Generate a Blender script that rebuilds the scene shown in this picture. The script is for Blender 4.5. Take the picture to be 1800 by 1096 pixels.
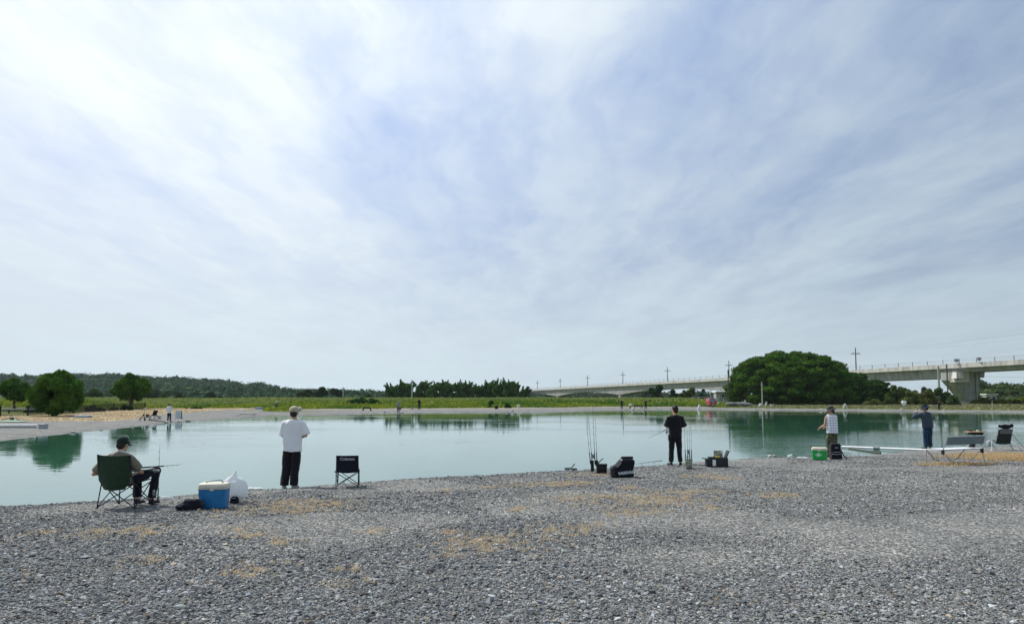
import bpy, bmesh, math, random
import numpy as np
from mathutils import Vector, Matrix, noise as mnoise
for o in list(bpy.data.objects): bpy.data.objects.remove(o)
R = math.radians
C = bpy.context.scene.collection
scene = bpy.context.scene
# ------------------------------------------------------------------ camera
CAMZ = 2.05; PITCH = 4.0; FPX = 1300.0
cam_d = bpy.data.cameras.new('camera'); cam = bpy.data.objects.new('camera', cam_d); C.objects.link(cam)
cam.location = (0, 0, CAMZ); cam.rotation_euler = (R(90 + PITCH), 0, 0)
cam_d.sensor_width = 36; cam_d.lens = 36 * FPX / 1800.0
SHIFT = (152.0 - FPX * math.tan(R(PITCH))) / 1800.0
cam_d.shift_y = SHIFT
cam_d.clip_start = 0.1; cam_d.clip_end = 9000
scene.camera = cam
# ------------------------------------------------------------------ sun and sky
SUN_EL = 50.0; SUN_AZ = -52.0        # azimuth from the viewing direction (+Y), negative = left
sdir = Vector((math.sin(R(SUN_AZ)) * math.cos(R(SUN_EL)), math.cos(R(SUN_AZ)) * math.cos(R(SUN_EL)), math.sin(R(SUN_EL))))
sun_d = bpy.data.lights.new('sun', 'SUN'); sun = bpy.data.objects.new('sun', sun_d); C.objects.link(sun)
sun_d.energy = 4.0; sun_d.angle = R(0.8); sun_d.color = (1.0, 0.96, 0.89)
sun.rotation_euler = sdir.to_track_quat('Z', 'Y').to_euler()
world = bpy.data.worlds.new('World'); scene.world = world; world.use_nodes = True
def build_world():
    nt = world.node_tree; N = nt.nodes; L = nt.links
    for n in list(N): N.remove(n)
    def nd(t, **k):
        n = N.new(t)
        for a, b in k.items(): setattr(n, a, b)
        return n
    def mth(op, a, b=None, c=None, clamp=False):
        n = nd('ShaderNodeMath', operation=op); n.use_clamp = clamp
        for i, v in enumerate((a, b, c)):
            if v is None: continue
            if isinstance(v, (int, float)): n.inputs[i].default_value = v
            else: L.new(v, n.inputs[i])
        return n.outputs[0]
    out = nd('ShaderNodeOutputWorld'); bg = nd('ShaderNodeBackground'); bg.inputs['Strength'].default_value = 0.1
    L.new(bg.outputs[0], out.inputs[0])
    sky = nd('ShaderNodeTexSky'); sky.sky_type = 'NISHITA'; sky.sun_disc = False
    sky.sun_elevation = R(SUN_EL); sky.sun_rotation = R(SUN_AZ); sky.air_density = 1.3; sky.dust_density = 1.5; sky.ozone_density = 1.6
    tc = nd('ShaderNodeTexCoord'); sep = nd('ShaderNodeSeparateXYZ'); L.new(tc.outputs['Generated'], sep.inputs[0])
    z = mth('MAXIMUM', sep.outputs[2], 0.0)
    zz = mth('ADD', z, 0.07)
    px = mth('DIVIDE', sep.outputs[0], zz); py = mth('DIVIDE', sep.outputs[1], zz)
    comb = nd('ShaderNodeCombineXYZ'); L.new(px, comb.inputs[0]); L.new(py, comb.inputs[1])
    def noise(scale, detail, rough, mapscale, rot, loc=(0, 0, 0), dist=0.0, src=None):
        mp = nd('ShaderNodeMapping'); mp.inputs['Scale'].default_value = mapscale; mp.inputs['Rotation'].default_value = (0, 0, R(rot)); mp.inputs['Location'].default_value = loc
        L.new(src or comb.outputs[0], mp.inputs[0])
        n = nd('ShaderNodeTexNoise'); n.inputs['Scale'].default_value = scale; n.inputs['Detail'].default_value = detail
        n.inputs['Roughness'].default_value = rough; n.inputs['Distortion'].default_value = dist
        L.new(mp.outputs[0], n.inputs['Vector'])
        return n
    def ramp(v, a, b, lo=0.0, hi=1.0):
        m = nd('ShaderNodeMapRange', interpolation_type='SMOOTHSTEP'); L.new(v, m.inputs[0])
        m.inputs[1].default_value = a; m.inputs[2].default_value = b; m.inputs[3].default_value = lo; m.inputs[4].default_value = hi
        return m.outputs[0]
    # warp
    w = noise(0.7, 4, 0.55, (1, 1, 1), 0)
    wv = nd('ShaderNodeVectorMath', operation='MULTIPLY_ADD'); L.new(w.outputs['Color'], wv.inputs[0]); wv.inputs[1].default_value = (0.52, 0.52, 0); L.new(comb.outputs[0], wv.inputs[2])
    streak = noise(1.1, 7, 0.56, (1.7, 0.55, 1), 24, (3.1, 1.7, 0), 0.1, wv.outputs[0])
    fine = noise(3.0, 8, 0.60, (1.6, 0.7, 1), -14, (1.3, 5.7, 2), 0.2, wv.outputs[0])
    big = noise(0.5, 4, 0.5, (1.2, 0.7, 1), -12, SKYSEED, 0.3)
    fib = noise(2.4, 6, 0.55, (2.4, 0.3, 1), 34, (2.3, 9.7, 1), 0.0, wv.outputs[0]); s4 = ramp(fib.outputs[0], 0.34, 0.68)
    s1 = ramp(streak.outputs[0], 0.36, 0.62); s2 = ramp(fine.outputs[0], 0.38, 0.62); s3 = ramp(big.outputs[0], 0.40, 0.56)
    cov = mth('ADD', mth('MULTIPLY_ADD', s1, 0.34, mth('MULTIPLY', s4, 0.18)), mth('ADD', mth('MULTIPLY', s2, 0.22), mth('MULTIPLY', s3, 0.30)))
    # thin veil everywhere, thicker to the horizon
    hz = ramp(z, 0.0, 0.20, 1.0, 0.0)
    cov = mth('ADD', mth('MULTIPLY', cov, mth('SUBTRACT', 1.0, mth('MULTIPLY', hz, 0.2))), mth('MULTIPLY', hz, 0.15), clamp=True)
    # angle to the sun's side of the sky: thin cloud scatters forward
    gd = Vector((math.sin(R(-24)) * math.cos(R(40)), math.cos(R(-24)) * math.cos(R(40)), math.sin(R(40))))
    dp = nd('ShaderNodeVectorMath', operation='DOT_PRODUCT'); L.new(tc.outputs['Generated'], dp.inputs[0]); dp.inputs[1].default_value = gd
    dpc = mth('MAXIMUM', dp.outputs['Value'], 0.0)
    g1 = mth('POWER', dpc, 4.0); g2 = mth('POWER', dpc, 14.0)
    glow = mth('ADD', mth('MULTIPLY', g1, GLOW1), mth('ADD', mth('MULTIPLY', g2, GLOW2), CLOUD0))
    # cloud colour
    cc = nd('ShaderNodeMix', data_type='RGBA'); L.new(g1, cc.inputs['Factor']); cc.inputs['A'].default_value = (0.70, 0.86, 1.0, 1); cc.inputs['B'].default_value = (0.95, 0.99, 1.0, 1)
    cm = nd('ShaderNodeVectorMath', operation='SCALE'); L.new(cc.outputs['Result'], cm.inputs[0]); L.new(glow, cm.inputs['Scale'])
    # blue gaps
    gap = nd('ShaderNodeVectorMath', operation='MULTIPLY_ADD'); L.new(sky.outputs[0], gap.inputs[0]); gap.inputs[1].default_value = (0.42, 0.34, 0.28); gap.inputs[2].default_value = (1.6, 2.3, 3.8)
    gapb = nd('ShaderNodeVectorMath', operation='SCALE'); L.new(gap.outputs[0], gapb.inputs[0]); L.new(mth('ADD', mth('MULTIPLY', g1, 0.75), 0.85), gapb.inputs['Scale'])
    mx = nd('ShaderNodeMix', data_type='RGBA'); L.new(cov, mx.inputs['Factor']); L.new(gapb.outputs[0], mx.inputs['A']); L.new(cm.outputs[0], mx.inputs['B'])
    # milky air low over the horizon
    hm = ramp(z, 0.0, 0.20, 0.72, 0.0); hc = nd('ShaderNodeVectorMath', operation='SCALE'); hc.inputs[0].default_value = (0.76, 0.92, 1.0); L.new(mth('MULTIPLY', glow, 1.07), hc.inputs['Scale'])
    m2 = nd('ShaderNodeMix', data_type='RGBA'); L.new(hm, m2.inputs['Factor']); L.new(mx.outputs['Result'], m2.inputs['A']); L.new(hc.outputs[0], m2.inputs['B'])
    L.new(m2.outputs['Result'], bg.inputs[0])
SKYSEED = (4.1, 14.3, 6)
GLOW1, GLOW2, CLOUD0 = 4.0, 1.3, 5.7
build_world()
scene.view_settings.view_transform = 'Standard'; scene.view_settings.look = 'None'; scene.view_settings.gamma = 1; scene.view_settings.exposure = 0.22
scene.cycles.max_bounces = 6; scene.cycles.diffuse_bounces = 3; scene.cycles.glossy_bounces = 3; scene.cycles.transmission_bounces = 3; scene.cycles.volume_bounces = 1
scene.cycles.use_denoising = True
# ------------------------------------------------------------------ helpers
rng = np.random.default_rng(7); random.seed(7)
def lin(r, g, b):
    f = lambda c: (c / 255.0) / 12.92 if c <= 10 else (((c / 255.0) + 0.055) / 1.055) ** 2.4
    return (f(r), f(g), f(b), 1.0)
def ray(px, py):
    cx = (px - 900.0) / FPX; cy = (548.0 - py + 1800 * SHIFT) / FPX
    p = R(PITCH)
    return Vector((cx, math.cos(p) - cy * math.sin(p), math.sin(p) + cy * math.cos(p)))
def at(px, py, z=0.0):
    d = ray(px, py); t = (z - CAMZ) / d.z
    return Vector((d.x * t, d.y * t, z))
def at_y(px, py, Y):
    d = ray(px, py); t = Y / d.y
    return Vector((d.x * t, Y, CAMZ + d.z * t))
def vnoise(x, y, seed=0):
    xi = np.floor(x).astype(np.int64); yi = np.floor(y).astype(np.int64); fx = x - xi; fy = y - yi
    fx = fx * fx * (3 - 2 * fx); fy = fy * fy * (3 - 2 * fy)
    def h(a, b):
        n = (a * 374761393 + b * 668265263 + seed * 1442695041) & 0xffffffff
        n = ((n ^ (n >> 13)) * 1274126177) & 0xffffffff
        return ((n ^ (n >> 16)) & 0xffff) / 65535.0
    return (h(xi, yi) * (1 - fx) + h(xi + 1, yi) * fx) * (1 - fy) + (h(xi, yi + 1) * (1 - fx) + h(xi + 1, yi + 1) * fx) * fy
def fbm(x, y, sc, oct=3, seed=0):
    s = 0; a = 1; t = 0
    for i in range(oct):
        s = s + a * (vnoise(x * sc, y * sc, seed + i) - 0.5); t += a; a *= 0.5; sc *= 2.1
    return s / t
def sstep(a, b, x):
    t = np.clip((x - a) / (b - a), 0, 1); return t * t * (3 - 2 * t)
# ---- materials
def mat(name, col, rough=0.7, spec=0.3, metal=0.0, noise=0.12, nscale=8.0, bump=0.0, bscale=30.0, trans=0.0, sheen=0.0, coat=0.0):
    m = bpy.data.materials.new(name); m.use_nodes = True; nt = m.node_tree; N = nt.nodes; L = nt.links
    b = N['Principled BSDF']; b.inputs['Roughness'].default_value = rough; b.inputs['Specular IOR Level'].default_value = spec; b.inputs['Metallic'].default_value = metal
    if sheen: b.inputs['Sheen Weight'].default_value = sheen
    if coat: b.inputs['Coat Weight'].default_value = coat
    tc = N.new('ShaderNodeTexCoord')
    n = N.new('ShaderNodeTexNoise'); n.inputs['Scale'].default_value = nscale; n.inputs['Detail'].default_value = 4; L.new(tc.outputs['Object'], n.inputs[0])
    r = N.new('ShaderNodeMapRange'); L.new(n.outputs[0], r.inputs[0]); r.inputs[1].default_value = 0.3; r.inputs[2].default_value = 0.7; r.inputs[3].default_value = 1 - noise; r.inputs[4].default_value = 1 + noise
    v = N.new('ShaderNodeVectorMath'); v.operation = 'SCALE'; v.inputs[0].default_value = col[:3]; L.new(r.outputs[0], v.inputs['Scale'])
    L.new(v.outputs[0], b.inputs['Base Color'])
    if bump:
        n2 = N.new('ShaderNodeTexNoise'); n2.inputs['Scale'].default_value = bscale; n2.inputs['Detail'].default_value = 3; L.new(tc.outputs['Object'], n2.inputs[0])
        bp = N.new('ShaderNodeBump'); bp.inputs['Strength'].default_value = 0.6; bp.inputs['Distance'].default_value = bump; L.new(n2.outputs[0], bp.inputs['Height']); L.new(bp.outputs[0], b.inputs['Normal'])
    return m
def attr_mat(name, rough=0.8, trans=0.0, spec=0.2, bump=0.0, bscale=60):
    m = bpy.data.materials.new(name); m.use_nodes = True; nt = m.node_tree; N = nt.nodes; L = nt.links
    b = N['Principled BSDF']; b.inputs['Roughness'].default_value = rough; b.inputs['Specular IOR Level'].default_value = spec
    a = N.new('ShaderNodeAttribute'); a.attribute_name = 'Col'; L.new(a.outputs['Color'], b.inputs['Base Color'])
    if bump:
        tc = N.new('ShaderNodeTexCoord')
        n2 = N.new('ShaderNodeTexNoise'); n2.inputs['Scale'].default_value = bscale; L.new(tc.outputs['Object'], n2.inputs[0])
        bp = N.new('ShaderNodeBump'); bp.inputs['Strength'].default_value = 0.7; bp.inputs['Distance'].default_value = bump; L.new(n2.outputs[0], bp.inputs['Height']); L.new(bp.outputs[0], b.inputs['Normal'])
    if trans:
        t = N.new('ShaderNodeBsdfTranslucent'); L.new(a.outputs['Color'], t.inputs[0])
        mx = N.new('ShaderNodeMixShader'); mx.inputs[0].default_value = trans
        L.new(b.outputs[0], mx.inputs[1]); L.new(t.outputs[0], mx.inputs[2]); L.new(mx.outputs[0], N['Material Output'].inputs[0])
    return m
# ---- objects
def tag(o, label=None, cat=None, group=None, kind=None):
    if label: o['label'] = label
    if cat: o['category'] = cat
    if group: o['group'] = group
    if kind: o['kind'] = kind
    return o
def thing(name, label, cat, loc=(0, 0, 0), rz=0.0, group=None, s=1.0):
    o = bpy.data.objects.new(name, None); C.objects.link(o); o.empty_display_size = 0.2
    o.location = loc; o.rotation_euler = (0, 0, rz); o.scale = (s, s, s)
    return tag(o, label, cat, group)
def fast_mesh(name, V, F, m, parent=None, smooth=False, col=None):
    """V (n,3) array, F (k,3|4) array"""
    V = np.asarray(V, dtype=np.float32); F = np.asarray(F, dtype=np.int32)
    me = bpy.data.meshes.new(name); k = F.shape[1]
    me.vertices.add(len(V)); me.vertices.foreach_set('co', V.ravel())
    me.loops.add(F.size); me.loops.foreach_set('vertex_index', F.ravel())
    me.polygons.add(len(F)); me.polygons.foreach_set('loop_start', np.arange(0, F.size, k, dtype=np.int32))
    try: me.polygons.foreach_set('loop_total', np.full(len(F), k, dtype=np.int32))
    except Exception: pass
    me.polygons.foreach_set('use_smooth', np.full(len(F), smooth, dtype=bool))
    if col is not None:
        a = me.color_attributes.new('Col', 'FLOAT_COLOR', 'POINT')
        c4 = np.ones((len(V), 4), dtype=np.float32); c4[:, :3] = col; a.data.foreach_set('color', c4.ravel())
    me.update(calc_edges=True); me.materials.append(m)
    o = bpy.data.objects.new(name, me); C.objects.link(o)
    if parent: o.parent = parent
    return o
class MB:
    def __init__(s): s.v = []; s.f = []
    def add(s, vs, fs):
        b = len(s.v); s.v += [tuple(v) for v in vs]; s.f += [tuple(i + b for i in f) for f in fs]; return s
    def box(s, c, d, rot=None, top=1.0):
        hx, hy, hz = d[0] / 2, d[1] / 2, d[2] / 2
        vs = [Vector((x * (top if z > 0 else 1), y * (top if z > 0 else 1), z)) for z in (-hz, hz) for y in (-hy, hy) for x in (-hx, hx)]
        if rot is not None: vs = [rot @ v for v in vs]
        c = Vector(c); vs = [v + c for v in vs]
        return s.add(vs, [(0, 2, 3, 1), (4, 5, 7, 6), (0, 1, 5, 4), (2, 6, 7, 3), (0, 4, 6, 2), (1, 3, 7, 5)])
    def rbox(s, c, d, r, rot=None, top=1.0, n=3):
        """box with rounded vertical edges"""
        hx, hy, hz = d[0] / 2, d[1] / 2, d[2] / 2; ring = []
        for (sx, sy, a0) in ((1, 1, 0), (-1, 1, 90), (-1, -1, 180), (1, -1, 270)):
            for k in range(n + 1):
                a = R(a0 + 90 * k / n); ring.append((sx * (hx - r) + r * math.cos(a), sy * (hy - r) + r * math.sin(a)))
        m = len(ring); e = min(r * 0.5, hz * 0.4); vs = []
        for z, k, ins in ((-hz, 1, e), (-hz + e, 1, 0), (hz - e, top, 0), (hz, top, e)):
            for x, y in ring:
                q = Vector(((x - math.copysign(ins, x)) * k, (y - math.copysign(ins, y)) * k, z)); vs.append((rot @ q if rot is not None else q) + Vector(c))
        fs = [tuple(range(m - 1, -1, -1)), tuple(range(3 * m, 4 * m))]
        for j in range(3):
            for i in range(m): fs.append((j * m + i, j * m + (i + 1) % m, (j + 1) * m + (i + 1) % m, (j + 1) * m + i))
        return s.add(vs, fs)
    def loft(s, rings, cap=True):
        m = len(rings[0]); vs = [v for r in rings for v in r]; fs = []
        for j in range(len(rings) - 1):
            for i in range(m): fs.append((j * m + i, j * m + (i + 1) % m, (j + 1) * m + (i + 1) % m, (j + 1) * m + i))
        if cap: fs.append(tuple(range(m - 1, -1, -1))); fs.append(tuple(range((len(rings) - 1) * m, len(rings) * m)))
        return s.add(vs, fs)
    def path(s, pts, rads, n=8, closed=False, ell=1.0, side=None):
        pts = [Vector(p) for p in pts]
        if not isinstance(rads, (list, tuple)): rads = [rads] * len(pts)
        rings = []; prev = None
        for i, p in enumerate(pts):
            t = (pts[min(i + 1, len(pts) - 1)] - pts[max(i - 1, 0)]).normalized()
            a = Vector(side) if side else (prev if prev else (Vector((0, 0, 1)) if abs(t.z) < 0.9 else Vector((1, 0, 0))))
            u = (a - t * a.dot(t))
            if u.length < 1e-5: u = t.orthogonal()
            u.normalize(); w = t.cross(u); prev = u
            r = rads[i]; rx, ry = (r if isinstance(r, tuple) else (r, r * ell))
            rings.append([p + u * (rx * math.cos(2 * math.pi * k / n)) + w * (ry * math.sin(2 * math.pi * k / n)) for k in range(n)])
        return s.loft(rings)
    def tube(s, a, b, r, r2=None, n=8): return s.path([a, b], [r, r if r2 is None else r2], n)
    def ell(s, c, rad, rot=None, n=12, m=8):
        c = Vector(c); rad = rad if isinstance(rad, (tuple, list)) else (rad,) * 3
        vs = []; fs = []
        for j in range(1, m):
            th = math.pi * j / m
            for i in range(n):
                ph = 2 * math.pi * i / n
                q = Vector((rad[0] * math.sin(th) * math.cos(ph), rad[1] * math.sin(th) * math.sin(ph), -rad[2] * math.cos(th)))
                vs.append((rot @ q if rot is not None else q) + c)
        lo = Vector((0, 0, -rad[2])); hi = Vector((0, 0, rad[2]))
        if rot is not None: lo = rot @ lo; hi = rot @ hi
        vs += [lo + c, hi + c]; a = len(vs) - 2
        for j in range(m - 2):
            for i in range(n): fs.append((j * n + i, j * n + (i + 1) % n, (j + 1) * n + (i + 1) % n, (j + 1) * n + i))
        for i in range(n): fs.append((a, (i + 1) % n, i)); fs.append((a + 1, (m - 2) * n + i, (m - 2) * n + (i + 1) % n))
        return s.add(vs, fs)
    def sheet(s, grid, th=0.004):
        """grid[j][i] of points -> thin solid sheet"""
        J = len(grid); I = len(grid[0]); P = [[Vector(p) for p in row] for row in grid]
        vs = []; 
        def nrm(j, i):
            a = P[min(j + 1, J - 1)][i] - P[max(j - 1, 0)][i]; b = P[j][min(i + 1, I - 1)] - P[j][max(i - 1, 0)]
            n = b.cross(a); return n.normalized() if n.length > 1e-9 else Vector((0, 0, 1))
        top = [P[j][i] + nrm(j, i) * th / 2 for j in range(J) for i in range(I)]; bot = [P[j][i] - nrm(j, i) * th / 2 for j in range(J) for i in range(I)]
        o = J * I; fs = []
        for j in range(J - 1):
            for i in range(I - 1):
                a, b, c, d = j * I + i, j * I + i + 1, (j + 1) * I + i + 1, (j + 1) * I + i
                fs += [(a, b, c, d), (o + d, o + c, o + b, o + a)]
        for i in range(I - 1):
            fs += [(i + 1, i, o + i, o + i + 1)]; e = (J - 1) * I; fs += [(e + i, e + i + 1, o + e + i + 1, o + e + i)]
        for j in range(J - 1):
            a = j * I; b = a + I; fs += [(a, b, o + b, o + a)]; a = j * I + I - 1; b = a + I; fs += [(b, a, o + a, o + b)]
        return s.add(top + bot, fs)
    def build(s, name, m, parent=None, smooth=True, bevel=0.0, sub=0, remesh=0.0, smoothit=0, wrinkle=0.0, wscale=9.0, wstretch=(1, 1, 0.45)):
        me = bpy.data.meshes.new(name); me.from_pydata(s.v, [], s.f); me.update()
        o = bpy.data.objects.new(name, me); C.objects.link(o)
        if bevel:
            b = o.modifiers.new('b', 'BEVEL'); b.width = bevel; b.segments = 2; b.limit_method = 'ANGLE'; b.angle_limit = R(40)
        if remesh:
            r = o.modifiers.new('r', 'REMESH'); r.mode = 'VOXEL'; r.voxel_size = remesh
        if smoothit:
            q = o.modifiers.new('s', 'SMOOTH'); q.factor = 0.5; q.iterations = smoothit
        if sub:
            q = o.modifiers.new('u', 'SUBSURF'); q.levels = sub; q.render_levels = sub
        if bevel or remesh or smoothit or sub:
            dg = bpy.context.evaluated_depsgraph_get(); me2 = bpy.data.meshes.new_from_object(o.evaluated_get(dg)); o.modifiers.clear(); o.data = me2; bpy.data.meshes.remove(me); me = me2; me.name = name
        if wrinkle:
            for v in me.vertices:
                q = Vector((v.co.x * wstretch[0], v.co.y * wstretch[1], v.co.z * wstretch[2])) * wscale
                v.co += v.normal * (wrinkle * (mnoise.noise(q) + 0.5 * mnoise.noise(q * 2.3)))
        me.polygons.foreach_set('use_smooth', [smooth] * len(me.polygons))
        if smooth and not remesh:
            try: me.set_sharp_from_angle(angle=R(42))
            except Exception: pass
        me.materials.clear(); me.materials.append(m); me.update()
        if parent: o.parent = parent
        return o
def text_mesh(name, txt, size, m, parent, loc, rot, ext=0.002, shear=0.0, bold=0.0):
    c = bpy.data.curves.new(name, 'FONT'); c.body = txt; c.size = size; c.extrude = ext; c.align_x = 'CENTER'; c.align_y = 'CENTER'; c.shear = shear; c.offset = bold
    o = bpy.data.objects.new(name, c); C.objects.link(o)
    dg = bpy.context.evaluated_depsgraph_get(); me = bpy.data.meshes.new_from_object(o.evaluated_get(dg)); bpy.data.objects.remove(o)
    o = bpy.data.objects.new(name, me); C.objects.link(o); me.materials.clear(); me.materials.append(m); o.parent = parent; o.location = loc; o.rotation_euler = rot
    return o
def dup(root, loc, rz=0.0, label=None, group=None, s=None):
    r = root.copy(); C.objects.link(r); r.location = loc; r.rotation_euler = (0, 0, rz)
    if s is not None: r.scale = s if isinstance(s, tuple) else (s, s, s)
    if label: r['label'] = label
    if group: r['group'] = group
    for ch in list(root.children):
        c = ch.copy(); C.objects.link(c); c.parent = r
        for g in ch.children:
            d = g.copy(); C.objects.link(d); d.parent = c
    return r
# ------------------------------------------------------------------ the ground and the pond
SHORE_NEAR = [(0, 890), (80, 887), (160, 882), (300, 872), (420, 862), (520, 857), (600, 851), (700, 844), (800, 838), (900, 833), (1000, 828), (1040, 826), (1140, 818), (1290, 809), (1350, 806), (1410, 804.5), (1480, 803), (1530, 800), (1570, 795), (1600, 791.5), (1650, 788), (1720, 785), (1800, 783)]
SHORE_FAR = [(0, 774), (97, 763), (132, 760), (194, 754), (253, 748), (292, 743), (350, 739), (400, 735), (450, 731), (520, 729), (600, 728), (700, 726), (800, 725), (900, 724.5), (1000, 723.5), (1050, 722), (1100, 720.5), (1180, 720), (1300, 720), (1450, 721.5), (1600, 723), (1700, 724), (1800, 725)]
near = [at(a, b) for a, b in SHORE_NEAR]; far = [at(a, b) for a, b in SHORE_FAR]
poly = [Vector((-24, 13.0, 0))] + near + [Vector((40, 38, 0)), Vector((75, 60, 0)), Vector((105, 85, 0))] + far[::-1] + [Vector((-34, 32, 0)), Vector((-32, 20, 0))]
PX = np.array([p.x for p in poly]); PY = np.array([p.y for p in poly])
def sdist(x, y):
    """signed distance to the shoreline, positive on land"""
    x = np.asarray(x, float); y = np.asarray(y, float)
    d = np.full(x.shape, 1e9); ins = np.zeros(x.shape, bool); n = len(PX)
    for i in range(n):
        ax, ay, bx, by = PX[i], PY[i], PX[(i + 1) % n], PY[(i + 1) % n]
        ex, ey = bx - ax, by - ay; t = np.clip(((x - ax) * ex + (y - ay) * ey) / (ex * ex + ey * ey), 0, 1)
        d = np.minimum(d, np.hypot(x - ax - t * ex, y - ay - t * ey))
        c = ((ay > y) != (by > y)) & (x < (bx - ax) * (y - ay) / (by - ay + 1e-12) + ax); ins ^= c
    return np.where(ins, -d, d)
_t = [at(p, q, .35) for p, q in ((-60, 733), (0, 731), (80, 728), (130, 727), (200, 722), (250, 720), (290, 719), (350, 719), (420, 718.6), (470, 718.2), (510, 718.2))]
_b = [at(p, q, .3) for p, q in ((-60, 740), (0, 739), (100, 739), (200, 737), (240, 734), (265, 729), (330, 724.5), (400, 721.5), (470, 719.6), (510, 719))]
ST_U = [p.x / p.y for p in _t]; ST_Y = [p.y for p in _t]; SB_U = [p.x / p.y for p in _b]; SB_Y = [p.y for p in _b]
def levee_mask(x, y):
    u = x / np.maximum(y, 1.0)                      # how far to the right
    yt = np.where(u > -.30, 92.0, np.interp(u, ST_U, ST_Y))
    return sstep(yt - 3, yt + 24, y) * (1 - sstep(0.235, 0.31, u))
def height(x, y):
    d = sdist(x, y); r = np.hypot(x, y)
    nearf = 1 - sstep(35, 60, y)
    wob = fbm(x, y, 0.35, 3, 5) * 0.9
    dd = d + wob * np.where(np.abs(d) < 6, 0.5, 0.5)
    h = np.where(dd > 0, 0.11 * (1 - np.exp(-dd / 0.7)) + 0.018 * np.minimum(dd, 14), np.maximum(dd * 0.12, -0.9))
    h = h + np.where(dd > 0.3, 1, 0.2) * (fbm(x, y, 0.5, 4, 1) * 0.10 + fbm(x, y, 2.5, 2, 9) * 0.03) * nearf
    lm = levee_mask(x, y)
    h = h + lm * (1.45 * sstep(22, 48, d) - 0.7 * sstep(60, 110, d)) + lm * sstep(12, 25, d) * fbm(x, y, 0.12, 3, 3) * 0.5
    h = h + (1 - lm) * sstep(60, 90, y) * sstep(12, 30, d) * 0.15
    return h
def Hs(x, y): return float(height(np.array([x]), np.array([y]))[0])
_gc = {}
def G(px, py, dz=0.0):
    """the point of the ground seen at a pixel of the photograph"""
    if (px, py) not in _gc:
        d = ray(px, py); t0 = (1.0 - CAMZ) / d.z if d.z < 0 else 60; ts = t0 * 1.012 ** np.arange(0, 130)
        x = d.x * ts; y = d.y * ts; z = CAMZ + d.z * ts; k = np.argmax(z < np.maximum(height(x, y), 0.0)); k = max(k, 1)
        fs = np.linspace(ts[k - 1], ts[k], 60); z2 = CAMZ + d.z * fs; m = np.argmax(z2 < np.maximum(height(d.x * fs, d.y * fs), 0.0)); tt = fs[m]
        p = Vector((d.x * tt, d.y * tt, 0)); p.z = max(Hs(p.x, p.y), 0.0); _gc[(px, py)] = p
    p = _gc[(px, py)].copy(); p.z += dz; return p
def on_ground(x, y, dz=0.0): return Vector((x, y, max(Hs(x, y), 0) + dz))
# straw patches near the camera (pixel centre, half width m, half depth m, density)
STRAW = [(195, 935, .55, .45, 1), (268, 938, .14, .15, 1), (55, 938, .2, .25, .5), (248, 990, .18, .2, .8), (435, 1015, .3, .35, 1), (420, 930, .2, .3, .6), (470, 895, 1.0, .5, .9), (520, 882, .7, .45, 1.2), (590, 888, .5, .5, .8),
         (500, 955, .2, .25, .8), (440, 945, .2, .3, .6), (780, 862, .25, .3, .5), (908, 897, .18, .2, 1), (785, 940, .15, .2, .9), (870, 970, .55, .5, 1), (830, 955, .35, .4, .8), (945, 945, .5, .5, .6), (1020, 935, .4, .5, .6), (960, 850, .9, .6, .7), (1040, 880, .8, .6, .9), (1105, 860, .3, .3, 1.1),
         (1160, 885, .8, .7, 1), (1000, 850, .5, .5, .9), (1110, 905, .5, .5, .7), (1230, 835, .4, .4, 1), (1270, 840, .35, .35, .9), (1200, 870, .6, .5, .8), (1250, 900, .2, .2, .8), (1350, 878, .5, .4, .5), (1380, 875, .3, .3, .5),
         (1740, 800, 1.1, .8, 2.2), (1790, 804, 1.3, .8, 2.6), (1690, 816, .9, .25, 2.0), (1660, 810, .5, .3, .8), (1820, 806, 1.2, .9, 2), (655, 940, .2, .3, .4), (810, 985, .2, .25, .5), (1055, 830, .7, .5, .7), (860, 855, .3, .3, .4), (625, 1010, .15, .15, .5), (600, 1035, .2, .2, .4)]
def straw_w(x, y):
    w = np.zeros_like(x)
    for (p, q, a, b, k) in STRAW:
        c = SC[(p, q)]
        w = np.maximum(w, np.exp(-(((x - c.x) / a) ** 2 + ((y - c.y) / b) ** 2)) * min(k, 1.6))
    return w
SC = {(p, q): at(p, q, 0.2) for (p, q, a, b, k) in STRAW}
def zones(x, y):
    """(green grass, straw, fine grit) weights"""
    d = sdist(x, y); u = x / np.maximum(y, 1.0); n = fbm(x, y, 0.15, 3, 11) * 8
    lm = levee_mask(x, y)
    g = lm * sstep(19, 23, d + n * 0.5) + (1 - lm) * sstep(75, 100, y) * sstep(5, 9, d + n * 0.4)
    yt = np.interp(u, ST_U, ST_Y) + n * .6; yb = np.interp(u, SB_U, SB_Y) + n * .6; left = (u < -0.3) & (y > 35); lw = sstep(-0.30, -0.37, u)
    g = np.where(left, sstep(-1.5, 1.5, y - yt) * lw + g * (1 - lw), g)
    s = np.where(left, sstep(-2.5, 1.5, y - yb) * (1 - g) * lw, 0)
    s = np.maximum(s, (1 - g) * ((u > -0.36) & (y > 60)) * 0.42 * sstep(8, 13, d + n * .4))
    s = np.where(y < 40, straw_w(x, y) * 0.42, s)
    f = 1 - sstep(0.12, 0.45, np.abs(d) + n * .02)
    return np.clip(g, 0, 1), np.clip(s, 0, 1), f
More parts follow.
